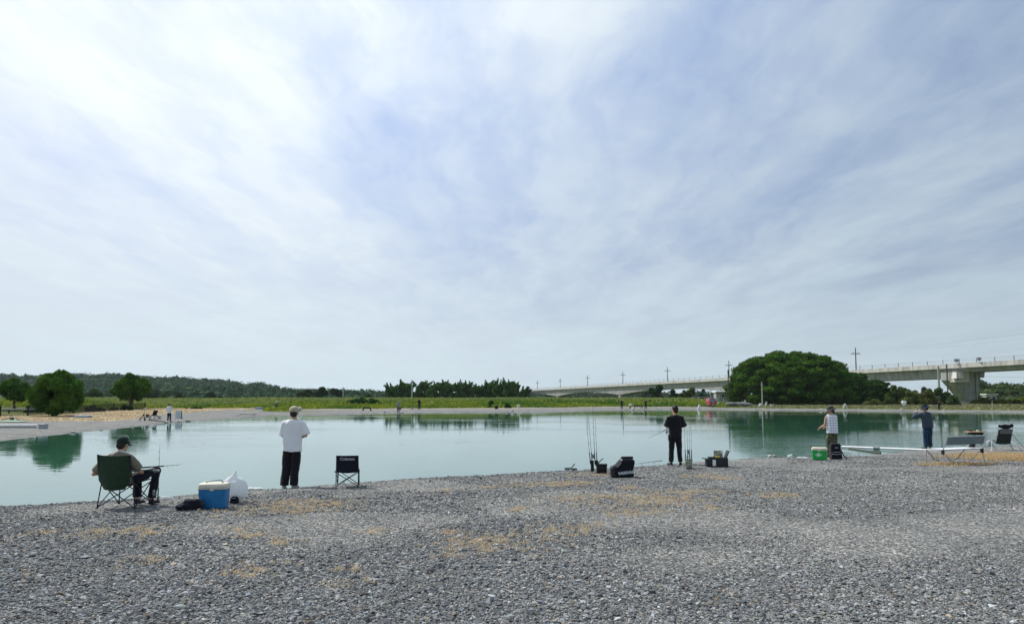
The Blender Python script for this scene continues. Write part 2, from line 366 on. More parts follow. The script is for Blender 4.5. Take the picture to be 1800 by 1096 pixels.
def build_ground():
    th = np.concatenate([np.radians(np.linspace(-180, -56, 60, endpoint=False)), np.radians(np.linspace(-56, 56, 470)), np.radians(np.linspace(56, 180, 60))[1:]])
    rr = np.concatenate([[0.0], np.exp(np.linspace(math.log(1.5), math.log(420), 470)), np.exp(np.linspace(math.log(430), math.log(6000), 40))])
    A, Rr = np.meshgrid(th, rr); x = Rr * np.sin(A); y = Rr * np.cos(A)
    z = height(x.ravel(), y.ravel()).reshape(x.shape)
    V = np.stack([x, y, z], -1).reshape(-1, 3)
    J, I = x.shape; idx = np.arange(J * I).reshape(J, I)
    F = np.stack([idx[:-1, :-1], idx[:-1, 1:], idx[1:, 1:], idx[1:, :-1]], -1).reshape(-1, 4)[:, ::-1]
    g, s, f = zones(x.ravel(), y.ravel())
    m = bpy.data.materials.new('ground_mix'); m.use_nodes = True; nt = m.node_tree; N = nt.nodes; L = nt.links; b = N['Principled BSDF']
    b.inputs['Roughness'].default_value = 0.9; b.inputs['Specular IOR Level'].default_value = 0.15
    tc = N.new('ShaderNodeTexCoord'); at_ = N.new('ShaderNodeAttribute'); at_.attribute_name = 'Col'; sp = N.new('ShaderNodeSeparateColor'); L.new(at_.outputs['Color'], sp.inputs[0])
    def no(sc, det=4, rough=.5, stretch=None):
        n = N.new('ShaderNodeTexNoise'); n.inputs['Scale'].default_value = sc; n.inputs['Detail'].default_value = det; n.inputs['Roughness'].default_value = rough
        if stretch:
            mp = N.new('ShaderNodeMapping'); mp.inputs['Scale'].default_value = stretch; L.new(tc.outputs['Object'], mp.inputs[0]); L.new(mp.outputs[0], n.inputs[0])
        else: L.new(tc.outputs['Object'], n.inputs[0])
        return n
    def rp(src, stops):
        r = N.new('ShaderNodeValToRGB'); L.new(src, r.inputs[0]); e = r.color_ramp.elements
        while len(e) < len(stops): e.new(0.5)
        for i, (p, c) in enumerate(stops): e[i].position = p; e[i].color = c
        return r
    def mix(f_, a, c, bt='MIX'):
        q = N.new('ShaderNodeMix'); q.data_type = 'RGBA'; q.blend_type = bt
        if isinstance(f_, float): q.inputs['Factor'].default_value = f_
        else: L.new(f_, q.inputs['Factor'])
        L.new(a, q.inputs['A']); L.new(c, q.inputs['B']); return q.outputs['Result']
    vor = N.new('ShaderNodeTexVoronoi'); vor.inputs['Scale'].default_value = 34; L.new(tc.outputs['Object'], vor.inputs[0])
    vs = N.new('ShaderNodeSeparateColor'); L.new(vor.outputs['Color'], vs.inputs[0])
    grav = rp(vs.outputs[0], [(0, (.052, .055, .056, 1)), (.45, (.135, .138, .136, 1)), (.8, (.22, .223, .215, 1)), (1, (.38, .38, .36, 1))])
    big = rp(no(0.8, 4).outputs[0], [(.3, (.85, .85, .85, 1)), (.7, (1.35, 1.33, 1.3, 1))])
    gcol = mix(1.0, grav.outputs[0], big.outputs[0], 'MULTIPLY')
    grass = rp(no(1.0, 6, .65, (0.6, 0.3, 1)).outputs[0], [(.3, (.03, .055, .012, 1)), (.5, (.085, .12, .02, 1)), (.7, (.17, .18, .05, 1))])
    straw = rp(no(3.0, 6, .7).outputs[0], [(.3, (.24, .20, .14, 1)), (.55, (.40, .32, .20, 1)), (.8, (.54, .44, .28, 1))])
    nz = no(2.2, 5, .6)
    def edge(ch):
        a = N.new('ShaderNodeMath'); a.operation = 'MULTIPLY_ADD'; L.new(nz.outputs[0], a.inputs[0]); a.inputs[1].default_value = 1.0; a.inputs[2].default_value = -0.5
        a2 = N.new('ShaderNodeMath'); a2.operation = 'ADD'; L.new(a.outputs[0], a2.inputs[0]); L.new(ch, a2.inputs[1])
        r = N.new('ShaderNodeMapRange'); L.new(a2.outputs[0], r.inputs[0]); r.inputs[1].default_value = 0.3; r.inputs[2].default_value = 0.7; return r.outputs[0]
    c1 = mix(edge(sp.outputs[1]), gcol, straw.outputs[0]); c2 = mix(edge(sp.outputs[0]), c1, grass.outputs[0])
    wet = N.new('ShaderNodeMath'); wet.operation = 'MULTIPLY_ADD'; L.new(sp.outputs[2], wet.inputs[0]); wet.inputs[1].default_value = -.55; wet.inputs[2].default_value = 1.0
    c3 = N.new('ShaderNodeVectorMath'); c3.operation = 'SCALE'; L.new(c2, c3.inputs[0]); L.new(wet.outputs[0], c3.inputs['Scale']); L.new(c3.outputs[0], b.inputs['Base Color'])
    rgh = N.new('ShaderNodeMath'); rgh.operation = 'MULTIPLY_ADD'; L.new(sp.outputs[2], rgh.inputs[0]); rgh.inputs[1].default_value = -.5; rgh.inputs[2].default_value = .9; L.new(rgh.outputs[0], b.inputs['Roughness'])
    bp = N.new('ShaderNodeBump'); bp.inputs['Distance'].default_value = 0.02; bp.inputs['Strength'].default_value = 0.8
    inv = N.new('ShaderNodeMath'); inv.operation = 'SUBTRACT'; inv.inputs[0].default_value = 1; L.new(vor.outputs['Distance'], inv.inputs[1]); L.new(inv.outputs[0], bp.inputs['Height']); L.new(bp.outputs[0], b.inputs['Normal'])
    o = fast_mesh('ground', V, F, m, smooth=True, col=np.stack([g, s, f], -1)); tag(o, kind='structure')
build_ground()
# water
def build_water():
    m = bpy.data.materials.new('pond_water'); m.use_nodes = True; nt = m.node_tree; N = nt.nodes; L = nt.links; b = N['Principled BSDF']
    b.inputs['Base Color'].default_value = WATER_COL; b.inputs['Roughness'].default_value = 0.012; b.inputs['IOR'].default_value = 1.85; b.inputs['Specular IOR Level'].default_value = 0.5
    tc = N.new('ShaderNodeTexCoord')
    def no(sc, st, rot=0, det=3, dist=0.0):
        mp = N.new('ShaderNodeMapping'); mp.inputs['Scale'].default_value = st; mp.inputs['Rotation'].default_value = (0, 0, R(rot)); L.new(tc.outputs['Object'], mp.inputs[0])
        n = N.new('ShaderNodeTexNoise'); n.inputs['Scale'].default_value = sc; n.inputs['Detail'].default_value = det; n.inputs['Distortion'].default_value = dist; L.new(mp.outputs[0], n.inputs[0]); return n.outputs[0]
    def mt(op, a, c):
        q = N.new('ShaderNodeMath'); q.operation = op
        for i, v in enumerate((a, c)):
            if isinstance(v, (int, float)): q.inputs[i].default_value = v
            else: L.new(v, q.inputs[i])
        return q.outputs[0]
    def ramp(v, a, c, lo, hi):
        q = N.new('ShaderNodeMapRange'); q.interpolation_type = 'SMOOTHSTEP'; L.new(v, q.inputs[0]); q.inputs[1].default_value = a; q.inputs[2].default_value = c; q.inputs[3].default_value = lo; q.inputs[4].default_value = hi; return q.outputs[0]
    calm = no(1.3, (0.5, 1.0, 1), 12, 2); tiny = no(7.0, (0.6, 1.3, 1), -20, 2)
    rip = no(2.6, (0.35, 1.6, 1), 24, 3, 0.4)
    patch = ramp(no(0.05, (1.0, 1.6, 1), 10, 3), 0.45, 0.66, 0.0, 1.0)
    sx = N.new('ShaderNodeSeparateXYZ'); L.new(tc.outputs['Object'], sx.inputs[0])
    right = ramp(sx.outputs[0], 6.0, 20.0, 0.0, 1.0); closeup = ramp(sx.outputs[1], 30.0, 52.0, 1.0, 0.0); rn = mt('MULTIPLY', right, closeup)
    amp = mt('ADD', mt('MULTIPLY', patch, 0.9), mt('ADD', mt('MULTIPLY', rn, 3.2), 0.16))
    h = mt('ADD', mt('MULTIPLY', mt('ADD', mt('MULTIPLY', rip, 0.9), mt('MULTIPLY', tiny, 0.12)), amp), mt('MULTIPLY', calm, 0.55))
    bp = N.new('ShaderNodeBump'); bp.inputs['Strength'].default_value = 1.0; bp.inputs['Distance'].default_value = WATER_BUMP; L.new(h, bp.inputs['Height']); L.new(bp.outputs[0], b.inputs['Normal'])
    V = [(-60, 8, 0), (170, 8, 0), (170, 190, 0), (-60, 190, 0)]
    o = fast_mesh('water', V, [(0, 1, 2, 3)], m); tag(o, kind='structure')
WATER_COL = (0.032, 0.125, 0.088, 1); WATER_BUMP = 0.006
build_water()
# ------------------------------------------------------------------ loose stones of the near bank (uncountable)
def rock_templates(k=14):
    out = []
    for i in range(k):
        bm = bmesh.new(); n = random.choice((9, 10, 11, 12))
        for _ in range(n):
            v = Vector((random.gauss(0, 1), random.gauss(0, 1), random.gauss(0, 1))).normalized() * random.uniform(.82, 1.0)
            bm.verts.new((v.x, v.y * random.uniform(.6, .85), v.z * 0.5))
        bmesh.ops.convex_hull(bm, input=bm.verts); bmesh.ops.triangulate(bm, faces=bm.faces)
        bm.verts.ensure_lookup_table(); bm.verts.index_update()
        loose = [v for v in bm.verts if not v.link_faces]
        for v in loose: bm.verts.remove(v)
        bm.verts.index_update()
        out.append((np.array([v.co[:] for v in bm.verts]), np.array([[v.index for v in f.verts] for f in bm.faces]))); bm.free()
    return out
def rot_mats(n, tilt):
    a = rng.uniform(0, 2 * np.pi, n); t = rng.normal(0, tilt, n); q = rng.uniform(0, 2 * np.pi, n)
    ca, sa = np.cos(a), np.sin(a); Z = np.zeros((n, 3, 3)); Z[:, 0, 0] = ca; Z[:, 0, 1] = -sa; Z[:, 1, 0] = sa; Z[:, 1, 1] = ca; Z[:, 2, 2] = 1
    ux, uy = np.cos(q), np.sin(q); c, s = np.cos(t), np.sin(t); T = np.zeros((n, 3, 3))
    T[:, 0, 0] = c + ux * ux * (1 - c); T[:, 0, 1] = ux * uy * (1 - c); T[:, 0, 2] = uy * s
    T[:, 1, 0] = ux * uy * (1 - c); T[:, 1, 1] = c + uy * uy * (1 - c); T[:, 1, 2] = -ux * s
    T[:, 2, 0] = -uy * s; T[:, 2, 1] = ux * s; T[:, 2, 2] = c
    return T @ Z
def scatter_stones(name, x, y, size, label, colmul=1.0, tilt=0.35, sink=0.12):
    z = height(x, y); k = x.size; T = rock_templates(); which = rng.integers(0, len(T), k); Rm = rot_mats(k, tilt)
    base = np.clip(rng.lognormal(math.log(0.17), 0.4, k), .04, .55) * colmul
    tint = np.stack([1.0 + rng.normal(0, .03, k), 1.045 + 0 * base, 1.07 + rng.normal(0, .04, k)], -1); tan = rng.random(k) < 0.05; tint[tan] = (1.25, 1.05, .82)
    colr = base[:, None] * tint
    Vs, Fs, Cs = [], [], []; off = 0
    for i, (tv, tf) in enumerate(T):
        m = np.where(which == i)[0]
        if not len(m): continue
        v = np.einsum('nij,vj->nvi', Rm[m], tv) * size[m][:, None, None] * rng.uniform(.75, 1.25, (len(m), 1, 1))
        v += np.stack([x[m], y[m], z[m] + size[m] * sink], -1)[:, None, :]
        Vs.append(v.reshape(-1, 3)); nv = tv.shape[0]
        Fs.append((tf[None] + (np.arange(len(m)) * nv)[:, None, None] + off).reshape(-1, 3)); off += len(m) * nv
        Cs.append(np.repeat(colr[m], nv, axis=0))
    o = fast_mesh(name, np.concatenate(Vs), np.concatenate(Fs), STONE, col=np.concatenate(Cs)); tag(o, label, 'gravel', kind='stuff'); return o
STONE = attr_mat('stone', 0.85, spec=0.18, bump=0.004, bscale=90)
def build_stones():
    n = NSTONE; D = 5.0 * (25.0 / 5.0) ** (rng.random(n) ** 0.85); u = rng.uniform(-1.02, 1.02, n); x = u * D * 0.93; y = D * 1.0
    d = sdist(x, y); fine = sstep(-0.02, 0.14, fbm(x, y, 0.3, 3, 33)); rightf = sstep(-2, 6, x) * 0.35
    keep = (d > -0.35) & (rng.random(n) > 0.5 * fine + 0.15 * rightf); x, y, D, fine, rightf = x[keep], y[keep], D[keep], fine[keep], rightf[keep]
    size = np.clip(rng.lognormal(math.log(0.0142), 0.45, x.size), .006, .055) * (1 + 0.01 * (D - 6)) * (1 - 0.45 * fine - rightf * .5)
    # a few bigger stones straggling into the shallows along the waterline
    n2 = 60000; D2 = rng.uniform(12, 26, n2); x2 = rng.uniform(-1.0, 1.0, n2) * D2 * .93; d2 = sdist(x2, D2) + fbm(x2, D2, .8, 3, 55) * .5; k2 = (np.abs(d2) < .28) & (rng.random(n2) < .5); x2, D2 = x2[k2], D2[k2]
    x = np.concatenate([x, x2]); y = np.concatenate([y, D2]); size = np.concatenate([size, np.clip(rng.lognormal(math.log(.026), .35, len(x2)), .015, .06)])
    scatter_stones('gravel', x, y, size, 'loose grey crushed stones covering the near bank')
NSTONE = 430000
build_stones()
def build_straw(name, pts, n_each, hgt, wid, label, cols, spread=0.5):
    """tufts of thin bent blades; pts: (n,3)"""
    n = len(pts) * n_each; base = np.repeat(pts, n_each, axis=0) + np.concatenate([rng.normal(0, spread * hgt, (n, 2)), np.zeros((n, 1))], 1)
    a = rng.uniform(0, 2 * np.pi, n); lean = rng.uniform(.2, 1.3, n); h = hgt * rng.uniform(.5, 1.3, n); dirx, diry = np.cos(a), np.sin(a)
    w = wid * rng.uniform(.6, 1.4, n); px_, py_ = -diry * w, dirx * w
    b0 = base + np.stack([px_, py_, -0.02 * np.ones(n)], -1); b1 = base - np.stack([px_, py_, 0.02 * np.ones(n)], -1)
    mid = base + np.stack([dirx * h * lean * .35, diry * h * lean * .35, h * .7], -1); tip = base + np.stack([dirx * h * lean, diry * h * lean, h * (1.05 - lean * .35)], -1)
    m0 = mid + np.stack([px_, py_, 0 * w], -1) * .8; m1 = mid - np.stack([px_, py_, 0 * w], -1) * .8
    V = np.stack([b0, b1, m1, m0, tip], 1).reshape(-1, 3); i = np.arange(n)[:, None] * 5
    F = np.concatenate([i + np.array([[0, 1, 2]]), i + np.array([[0, 2, 3]]), i + np.array([[3, 2, 4]])])
    c = np.array(cols); cc = c[rng.integers(0, len(c), n)] * rng.uniform(.75, 1.25, (n, 1))
    o = fast_mesh(name, V, F, BLADE, col=np.repeat(cc, 5, axis=0)); tag(o, label, 'grass', kind='stuff'); return o
BLADE = attr_mat('grass_blade', 0.75, trans=0.3)
def build_near_straw():
    P = []; T = []
    for (p, q, a, b, k) in STRAW:
        c = SC[(p, q)]; n = int(150 * a * b * k * 1.6) + 10
        x = c.x + rng.normal(0, a * .62, n); y = c.y + rng.normal(0, b * .62, n)
        keep = sdist(x, y) > 0.15; x = x[keep]; y = y[keep]; (T if k > 1.7 else P).append(np.stack([x, y, height(x, y)], -1))
    P = np.concatenate(P)
    build_straw('dry_grass', P, 16, 0.035, 0.0022, 'small dry straw tufts scattered over the grey gravel', [(.70, .52, .30), (.78, .64, .42), (.58, .40, .22), (.66, .56, .38)], 0.9)
    build_straw('straw_clumps', np.concatenate(T), 14, 0.085, 0.004, 'golden dry grass clumps behind and under the grey bench', [(.66, .48, .26), (.74, .58, .35), (.5, .34, .18), (.38, .30, .18)], 0.9)
build_near_straw()
# ------------------------------------------------------------------ vegetation
LEAF = attr_mat('foliage', 0.8, trans=0.2, spec=0.04)
BARK = mat('bark', (.12, .095, .075, 1), 0.9, noise=.3, nscale=3)
ICO = {}
def ico(sub):
    if sub not in ICO:
        bm = bmesh.new(); bmesh.ops.create_icosphere(bm, subdivisions=sub, radius=1); bm.verts.ensure_lookup_table()
        ICO[sub] = (np.array([v.co[:] for v in bm.verts]), np.array([[v.index for v in f.verts] for f in bm.faces])); bm.free()
    return ICO[sub]
def leaves(centers, outd, size, cols, jitter=.25, flat=.5):
    """diamond leaf clumps: centers (n,3), outward dirs (n,3)"""
    n = len(centers); nr = outd * flat + rng.normal(0, 1, (n, 3)) * (1 - flat * .6); nr /= np.linalg.norm(nr, axis=1)[:, None] + 1e-9
    a = np.cross(nr, rng.normal(0, 1, (n, 3))); a /= np.linalg.norm(a, axis=1)[:, None] + 1e-9; b = np.cross(nr, a)
    s = (size * rng.uniform(.55, 1.35, n))[:, None]; k = rng.uniform(.45, .8, (n, 1))
    V = np.stack([centers + a * s, centers + b * s * k + nr * s * .15, centers - a * s, centers - b * s * k + nr * s * .15], 1).reshape(-1, 3)
    i = np.arange(n)[:, None] * 4; F = np.concatenate([i + np.array([[0, 1, 2]]), i + np.array([[0, 2, 3]])])
    return V, F, np.repeat(cols, 4, axis=0)
def pal(n, base, var=.25, hue=.15):
    c = np.array(base)[None] * rng.uniform(1 - var, 1 + var, (n, 1)); c[:, 0] *= rng.uniform(1 - hue, 1 + hue * 1.6, n); c[:, 2] *= rng.uniform(1 - hue, 1 + hue, n); return c
def crown_mesh(lobes, nleaf, size, base, core=.8, up=.35, var=.3):
    """lobes: list of (cx,cy,cz,rx,ry,rz). returns V,F,C arrays (triangles)"""
    L_ = np.array(lobes); area = (L_[:, 3] * L_[:, 4] + L_[:, 3] * L_[:, 5]); w = rng.choice(len(L_), nleaf, p=area / area.sum())
    d = rng.normal(0, 1, (nleaf, 3)); d[:, 2] += up; d /= np.linalg.norm(d, axis=1)[:, None]
    rad = rng.uniform(.72, 1.1, nleaf)[:, None]; c = L_[w, :3] + d * L_[w, 3:] * rad
    lobecol = pal(len(L_), base, .16, .12)
    V, F, Cc = leaves(c, d, size, lobecol[w] * rng.uniform(1 - var, 1 + var, (nleaf, 1)))
    iv, if_ = ico(2 if len(L_) < 400 else 1); Vs = [V]; Fs = [F]; Cs = [Cc]; off = len(V)
    for i, l in enumerate(L_):
        v = iv * (1 + rng.uniform(-.18, .14, (len(iv), 1))) * l[3:] * core + l[:3]
        Vs.append(v); Fs.append(if_ + off); off += len(v); Cs.append(np.repeat(lobecol[i:i + 1] * .9, len(v), axis=0))
    return np.concatenate(Vs), np.concatenate(Fs), np.concatenate(Cs)
GREEN = (.055, .11, .022); DARK = (.022, .05, .02); OLIVE = (.10, .14, .035); LIGHT = (.12, .17, .05)
def tree(name, label, cat, px, base_py, top_py, wpx, Y, base=GREEN, nleaf=5000, leaf=.22, nl=26, group=None, trunk=.25, gap=.2, shape='round', squash=1.0, seed=None, core=.78, lean=0.0, spiky=False):
    """tree placed at a ground point; its real height and width come from its distance Y"""
    g = at_y(px, base_py, Y); gz = Hs(g.x, g.y) - .05; top = at_y(px, top_py, Y).z; H = top - gz; W = wpx / FPX * Y
    t = thing(name, label, cat, (g.x, g.y, gz), 0, group)
    cb = H * gap; ch = H - cb; lobes = []
    for i in range(nl):
        if shape == 'dome':
            a = rng.uniform(0, 2 * np.pi); e = math.acos(rng.uniform(0.0, 1.0)); k = rng.uniform(.86, .97)
            se = math.sin(e) ** .8; c = (math.cos(a) * se * W / 2 * k, math.sin(a) * se * W / 2 * k, cb + math.cos(e) ** .72 * ch * k * .96); r = W * rng.uniform(.028, .062)
            lobes.append((*c, r * 1.25, r * 1.25, r * .62))
        elif shape == 'bush':
            x = rng.uniform(-.5, .5); k = math.sqrt(max(.05, 1 - (2 * x) ** 2)); r = min(ch * .45, W * .16) * rng.uniform(.6, 1.1)
            lobes.append((x * (W - 2 * r), rng.uniform(-.25, .25) * W * .6, cb + rng.uniform(.1, 1) * max(ch * k - r, .1 * ch), r, r, r * .85))
        else:
            d = rng.normal(0, 1, 3); d /= np.linalg.norm(d); k = rng.uniform(.5, 1.0) ** .5; r = min(W, ch) * rng.uniform(.12, .2)
            lobes.append((d[0] * (W / 2 - r) * k * 1.08 + lean * d[2], d[1] * (W / 2 - r) * k * 1.08, cb + ch / 2 + d[2] * (ch / 2 - r) * k * 1.08, r, r, r * .85 * squash))
    if shape == 'dome':
        lobes.append((0, 0, cb * .8, W * .43, W * .43, ch * .76)); lobes.append((0, 0, cb + ch * .45, W * .30, W * .30, ch * .46))
    if spiky:
        for i in range(10):
            a = rng.uniform(0, 2 * np.pi); rr_ = rng.uniform(.1, .4) * W; el_ = rng.uniform(.5, 1.3); ln = W * rng.uniform(.03, .055); p0 = np.array([math.cos(a) * rr_, math.sin(a) * rr_, cb + ch * rng.uniform(.55, .82)]); dv = np.array([math.cos(a) * math.cos(el_), math.sin(a) * math.cos(el_), math.sin(el_)])
            for q in range(8): c_ = p0 + dv * ln * q; r_ = W * (.055 - .0055 * q); lobes.append((*c_, r_ * 1.15, r_ * 1.15, r_ * .8))
    V, F, Cc = crown_mesh(lobes, nleaf, leaf, base, core)
    V[:, 2] = np.maximum(V[:, 2], -.3)
    fast_mesh('crown', V, F, LEAF, t, col=Cc)
    if trunk:
        b = MB(); r = trunk; b.path([(0, 0, -.3), (0, 0, cb * .5), (rng.normal(0, .1), 0, cb * 1.1), (0, 0, cb + ch * .5)], [r * 1.35, r, r * .8, r * .3], 8)
        for l in lobes[:6]: b.tube((0, 0, cb * rng.uniform(.7, 1.1)), l[:3], r * .45, r * .12, 6)
        b.build('trunk', BARK, t)
    return t
def forest(name, label, rows, base, cat='forest', hrow=(4, 7), leafn=26, leaf=.6):
    """rows: list of (px0, px1, function px->top py, Y, radius, count): one far wood that reads as one mass"""
    iv, if_ = ico(1); Vs, Fs, Cs = [], [], []; off = 0
    for (x0, x1, fn, Y, r, cnt, yj, depth) in rows:
        for i in range(cnt):
            px = rng.uniform(x0, x1); py = fn(px) + abs(rng.normal(0, yj)); YY = Y + rng.uniform(-.5, .5) * depth
            c = at_y(px, py, YY); rad = r * rng.uniform(.6, 1.3); c = np.array(c) - np.array([0, 0, rad * .8])
            col = pal(1, base, .28, .2)[0]; hs = rng.uniform(.8, 1.15)
            v = iv * (1 + rng.uniform(-.2, .2, (len(iv), 1))) * rad * np.array([1, 1, hs]) * .85 + c
            Vs.append(v); Fs.append(if_ + off); off += len(v); Cs.append(np.repeat(col[None] * .9, len(v), axis=0))
            d = rng.normal(0, 1, (leafn, 3)); d[:, 2] = np.abs(d[:, 2]); d /= np.linalg.norm(d, axis=1)[:, None]
            V, F, Cc = leaves(c + d * rad * np.array([1, 1, hs]) * rng.uniform(.8, 1.08, (leafn, 1)), d, leaf * r / 4, np.repeat(col[None], leafn, axis=0) * rng.uniform(.75, 1.3, (leafn, 1)))
            Vs.append(V); Fs.append(F + off); off += len(V); Cs.append(Cc)
            # body of the wood down to the ground
    o = fast_mesh(name, np.concatenate(Vs), np.concatenate(Fs), LEAF, col=np.concatenate(Cs)); tag(o, label, cat, kind='stuff'); return o
def interp(pts): xs = [p[0] for p in pts]; ys = [p[1] for p in pts]; return lambda x: float(np.interp(x, xs, ys))
# wooded hill far left
ridge = interp([(-250, 650), (0, 657), (60, 660), (130, 657), (200, 657), (250, 661), (330, 664), (410, 668), (418, 671), (428, 678), (440, 674), (450, 671), (487, 678), (492, 681), (560, 682), (680, 685)])
def build_hill():
    Y0 = 900; xs = np.linspace(-300, 1000, 140); V = []; n = len(xs)
    for j, (k, dY) in enumerate(((0.0, -160), (.55, -80), (1.0, 0), (1.0, 120), (0, 300))):
        for x in xs:
            top = max(at_y(x, ridge(x) + 5, Y0).z, 2.0); q = at_y(x, 690, Y0 + dY); V.append((q.x, q.y, -1 + (top + 1) * k + rng.normal(0, .5)))
    F = [(j * n + i, j * n + i + 1, (j + 1) * n + i + 1, (j + 1) * n + i) for j in range(4) for i in range(n - 1)]
    o = fast_mesh('hill', V, F, mat('hill_soil', (.035, .055, .025, 1), .9), smooth=True); tag(o, kind='structure')
build_hill()
hillw = []
for k, dy in ((0, 0), (1, 6), (2, 13), (3, 21), (4, 28)):
    hillw.append((-280, 640 if k else 490, (lambda dy: (lambda x: min(ridge(x) + dy, 694)))(dy), 900 - k * 35, 7.5, 420, 1.5, 40))
forest('forest', 'dark wooded ridge far away behind the left end of the pond', hillw, (.026, .072, .034))
mid = interp([(-250, 680), (130, 681), (210, 679), (262, 672), (300, 676), (350, 680), (480, 682), (640, 686), (700, 688), (940, 691)])
forest('woodland', 'grey-green belt of pines in front of the wooded ridge', [(-260, 700, mid, 430, 3.6, 420, .5, 20), (-260, 700, lambda x: mid(x) + 6, 400, 3.4, 420, 1.5, 30), (-260, 960, lambda x: 694, 380, 3.2, 380, 1, 30)], (.045, .095, .05))
forest('tree_belt', 'low dark trees far behind the arches of the viaduct', [(900, 1310, lambda x: 690 + 2 * math.sin(x * .07), 640, 5.5, 240, 1.0, 60), (930, 1300, lambda x: 694, 600, 4.5, 160, .5, 30)], (.035, .065, .04))
forest('distant_woodland', 'dense dark green trees behind the pier at the right', [(1706, 2150, interp([(1700, 674), (1722, 669), (1740, 677), (1765, 674), (1790, 678), (1815, 675), (2150, 670)]), 330, 3.4, 260, .8, 30), (1700, 2150, lambda x: 683, 300, 3.2, 260, 2, 30), (1500, 2150, lambda x: 694, 290, 3.0, 300, 1.5, 30)], (.045, .08, .028))
# tree tops showing above the viaduct
tree('broad_tree', 'pale rounded treetop rising just above the viaduct deck', 'tree', 1144, 700, 664, 52, 560, (.07, .1, .045), 1800, .8, 12, gap=.1, shape='bush')
# row of upright trees on the levee
NG = 'feathery trees in a row behind the levee'
for (px, tp, w, lab) in ((693, 674, 34, 'leftmost tall feathery tree of the row behind the levee'), (716, 671, 34, 'feathery tree just left of the pale pole behind the levee'), (742, 669, 34, 'feathery tree with spread top just right of the pale pole'),
                    (765, 674, 32, 'low dense tree in the left half of the feathery row'), (783, 669, 30, 'feathery tree with upright twigs left of the row centre'), (800, 672, 34, 'broad dense tree in the middle of the feathery row'), (818, 671, 34, 'tree with a ragged top right of the row centre'),
                    (838, 676, 32, 'low rounded tree filling the dip in the feathery row'), (862, 669, 34, 'tall ragged tree at the right part of the feathery row'), (880, 671, 30, 'open feathery tree with gaps showing sky'), (898, 669, 36, 'rightmost tall feathery tree beside the low bushes'), (915, 683, 34, 'low bush at the right end of the feathery row')):
    tree('feathery_tree', lab, 'tree', px, 699, tp, w, 250 + random.uniform(-8, 8), (.07, .15, .04), 5500, .34, 18, group=NG, trunk=.14, gap=.04, spiky=True, core=.5)
# single trees on the left bank
LT = tree('round_tree', 'big dark round tree behind the left bank, largest of the three', 'tree', 98, 727, 650, 90, 72, (.06, .14, .02), 20000, .13, 70, trunk=.2, gap=.0, core=.84)
tree('round_tree', 'small round tree with a clear short trunk at the far left edge', 'tree', 25, 716, 663, 50, 88, (.06, .14, .025), 8000, .14, 36, trunk=.16, gap=.22)
tree('round_tree', 'round tree with a bare forked trunk left of the camping gear', 'tree', 230, 712, 655, 66, 106, (.06, .14, .022), 13000, .16, 50, trunk=.2, gap=.2)
# mid-distance shrubs and small trees in front of the ridge
for (px, tp, bp_, w, Y, col, nm, lab) in (
    (160, 677, 700, 52, 210, (.05, .09, .04), 'rounded_shrub', 'rounded green shrub between the big round tree and the forked tree'), (262, 677, 700, 40, 230, (.05, .09, .05), 'rounded_shrub', 'pale green shrub right behind the forked tree'), (375, 684, 700, 44, 260, (.035, .08, .035), 'rounded_shrub', 'green shrub below the left end of the wooded ridge'),
    (288, 691, 701, 18, 190, OLIVE, 'small_shrub', 'small light shrub on the grass line left of the standing angler'), (318, 686, 701, 26, 200, (.05, .09, .03), 'small_shrub', 'dark small shrub above the white folding board'), (562, 676, 700, 26, 300, (.03, .065, .025), 'small_tree', 'dark small tree rising above the pine belt'),
    (536, 682, 700, 30, 300, (.05, .09, .03), 'small_tree', 'light green small tree beside the dark one over the pine belt'), (598, 691, 700, 12, 280, (.02, .05, .03), 'small_shrub', 'tiny dark round shrub beside the thin pole'), (590, 679, 700, 22, 320, (.03, .06, .035), 'small_tree', 'rounded dark treetop left of the thin pole'),
    (648, 690, 700, 34, 270, (.05, .085, .03), 'small_shrub', 'light green shrub left of the feathery row'), (1156, 675, 700, 32, 240, (.03, .065, .022), 'leafy_tree', 'dark leafy tree standing in front of the viaduct arch'), (1183, 684, 700, 22, 235, (.035, .07, .025), 'small_shrub', 'low dark shrub right of the leafy tree at the viaduct'),
    (1200, 682, 698, 22, 225, OLIVE, 'reed_clump', 'left half of the pale olive reed clump below the viaduct'), (1215, 679, 698, 26, 225, (.11, .13, .045), 'reed_clump', 'pale olive reed clump in front of the viaduct wall'), (1236, 683, 698, 16, 230, (.035, .075, .03), 'small_shrub', 'dark green shrub left of the red vehicle'),
    (640, 697, 714, 62, 138, (.035, .10, .03), 'wide_bush', 'wide dark bush on the levee slope left of centre'), (863, 702, 710, 16, 135, (.045, .11, .02), 'small_bush', 'small dark bush low on the levee slope'), (893, 705, 712, 12, 132, (.05, .12, .02), 'small_bush', 'tiny dark bush right of the other bush on the levee slope'), (537, 703, 715, 12, 140, (.035, .075, .02), 'small_bush', 'faint green bush on the levee behind the white-shirted angler'),
    (165, 710, 722, 40, 92, (.02, .045, .012), 'dark_hedge', 'dark hedge behind the black fence beside the big round tree'), (215, 711, 722, 50, 98, (.018, .042, .014), 'dark_hedge', 'dark hedge at the foot of the forked tree'), (60, 708, 717, 34, 84, (.03, .06, .015), 'dark_hedge', 'dark low hedge between the two leftmost trees'), (345, 715, 719, 40, 112, (.02, .045, .015), 'small_bush', 'flat dark bush at the foot of the levee right of the board')):
    tree(nm, lab, nm.split('_')[-1].replace('clump', 'reeds'), px, bp_, tp, w, Y, col, 1500 if w < 60 else 4000, .0016 * Y if Y > 150 else .13, 9 if w < 60 else 22, trunk=0.08 if 'tree' in nm else 0, gap=.03, shape='bush' if 'tree' not in nm else 'round', core=.7)
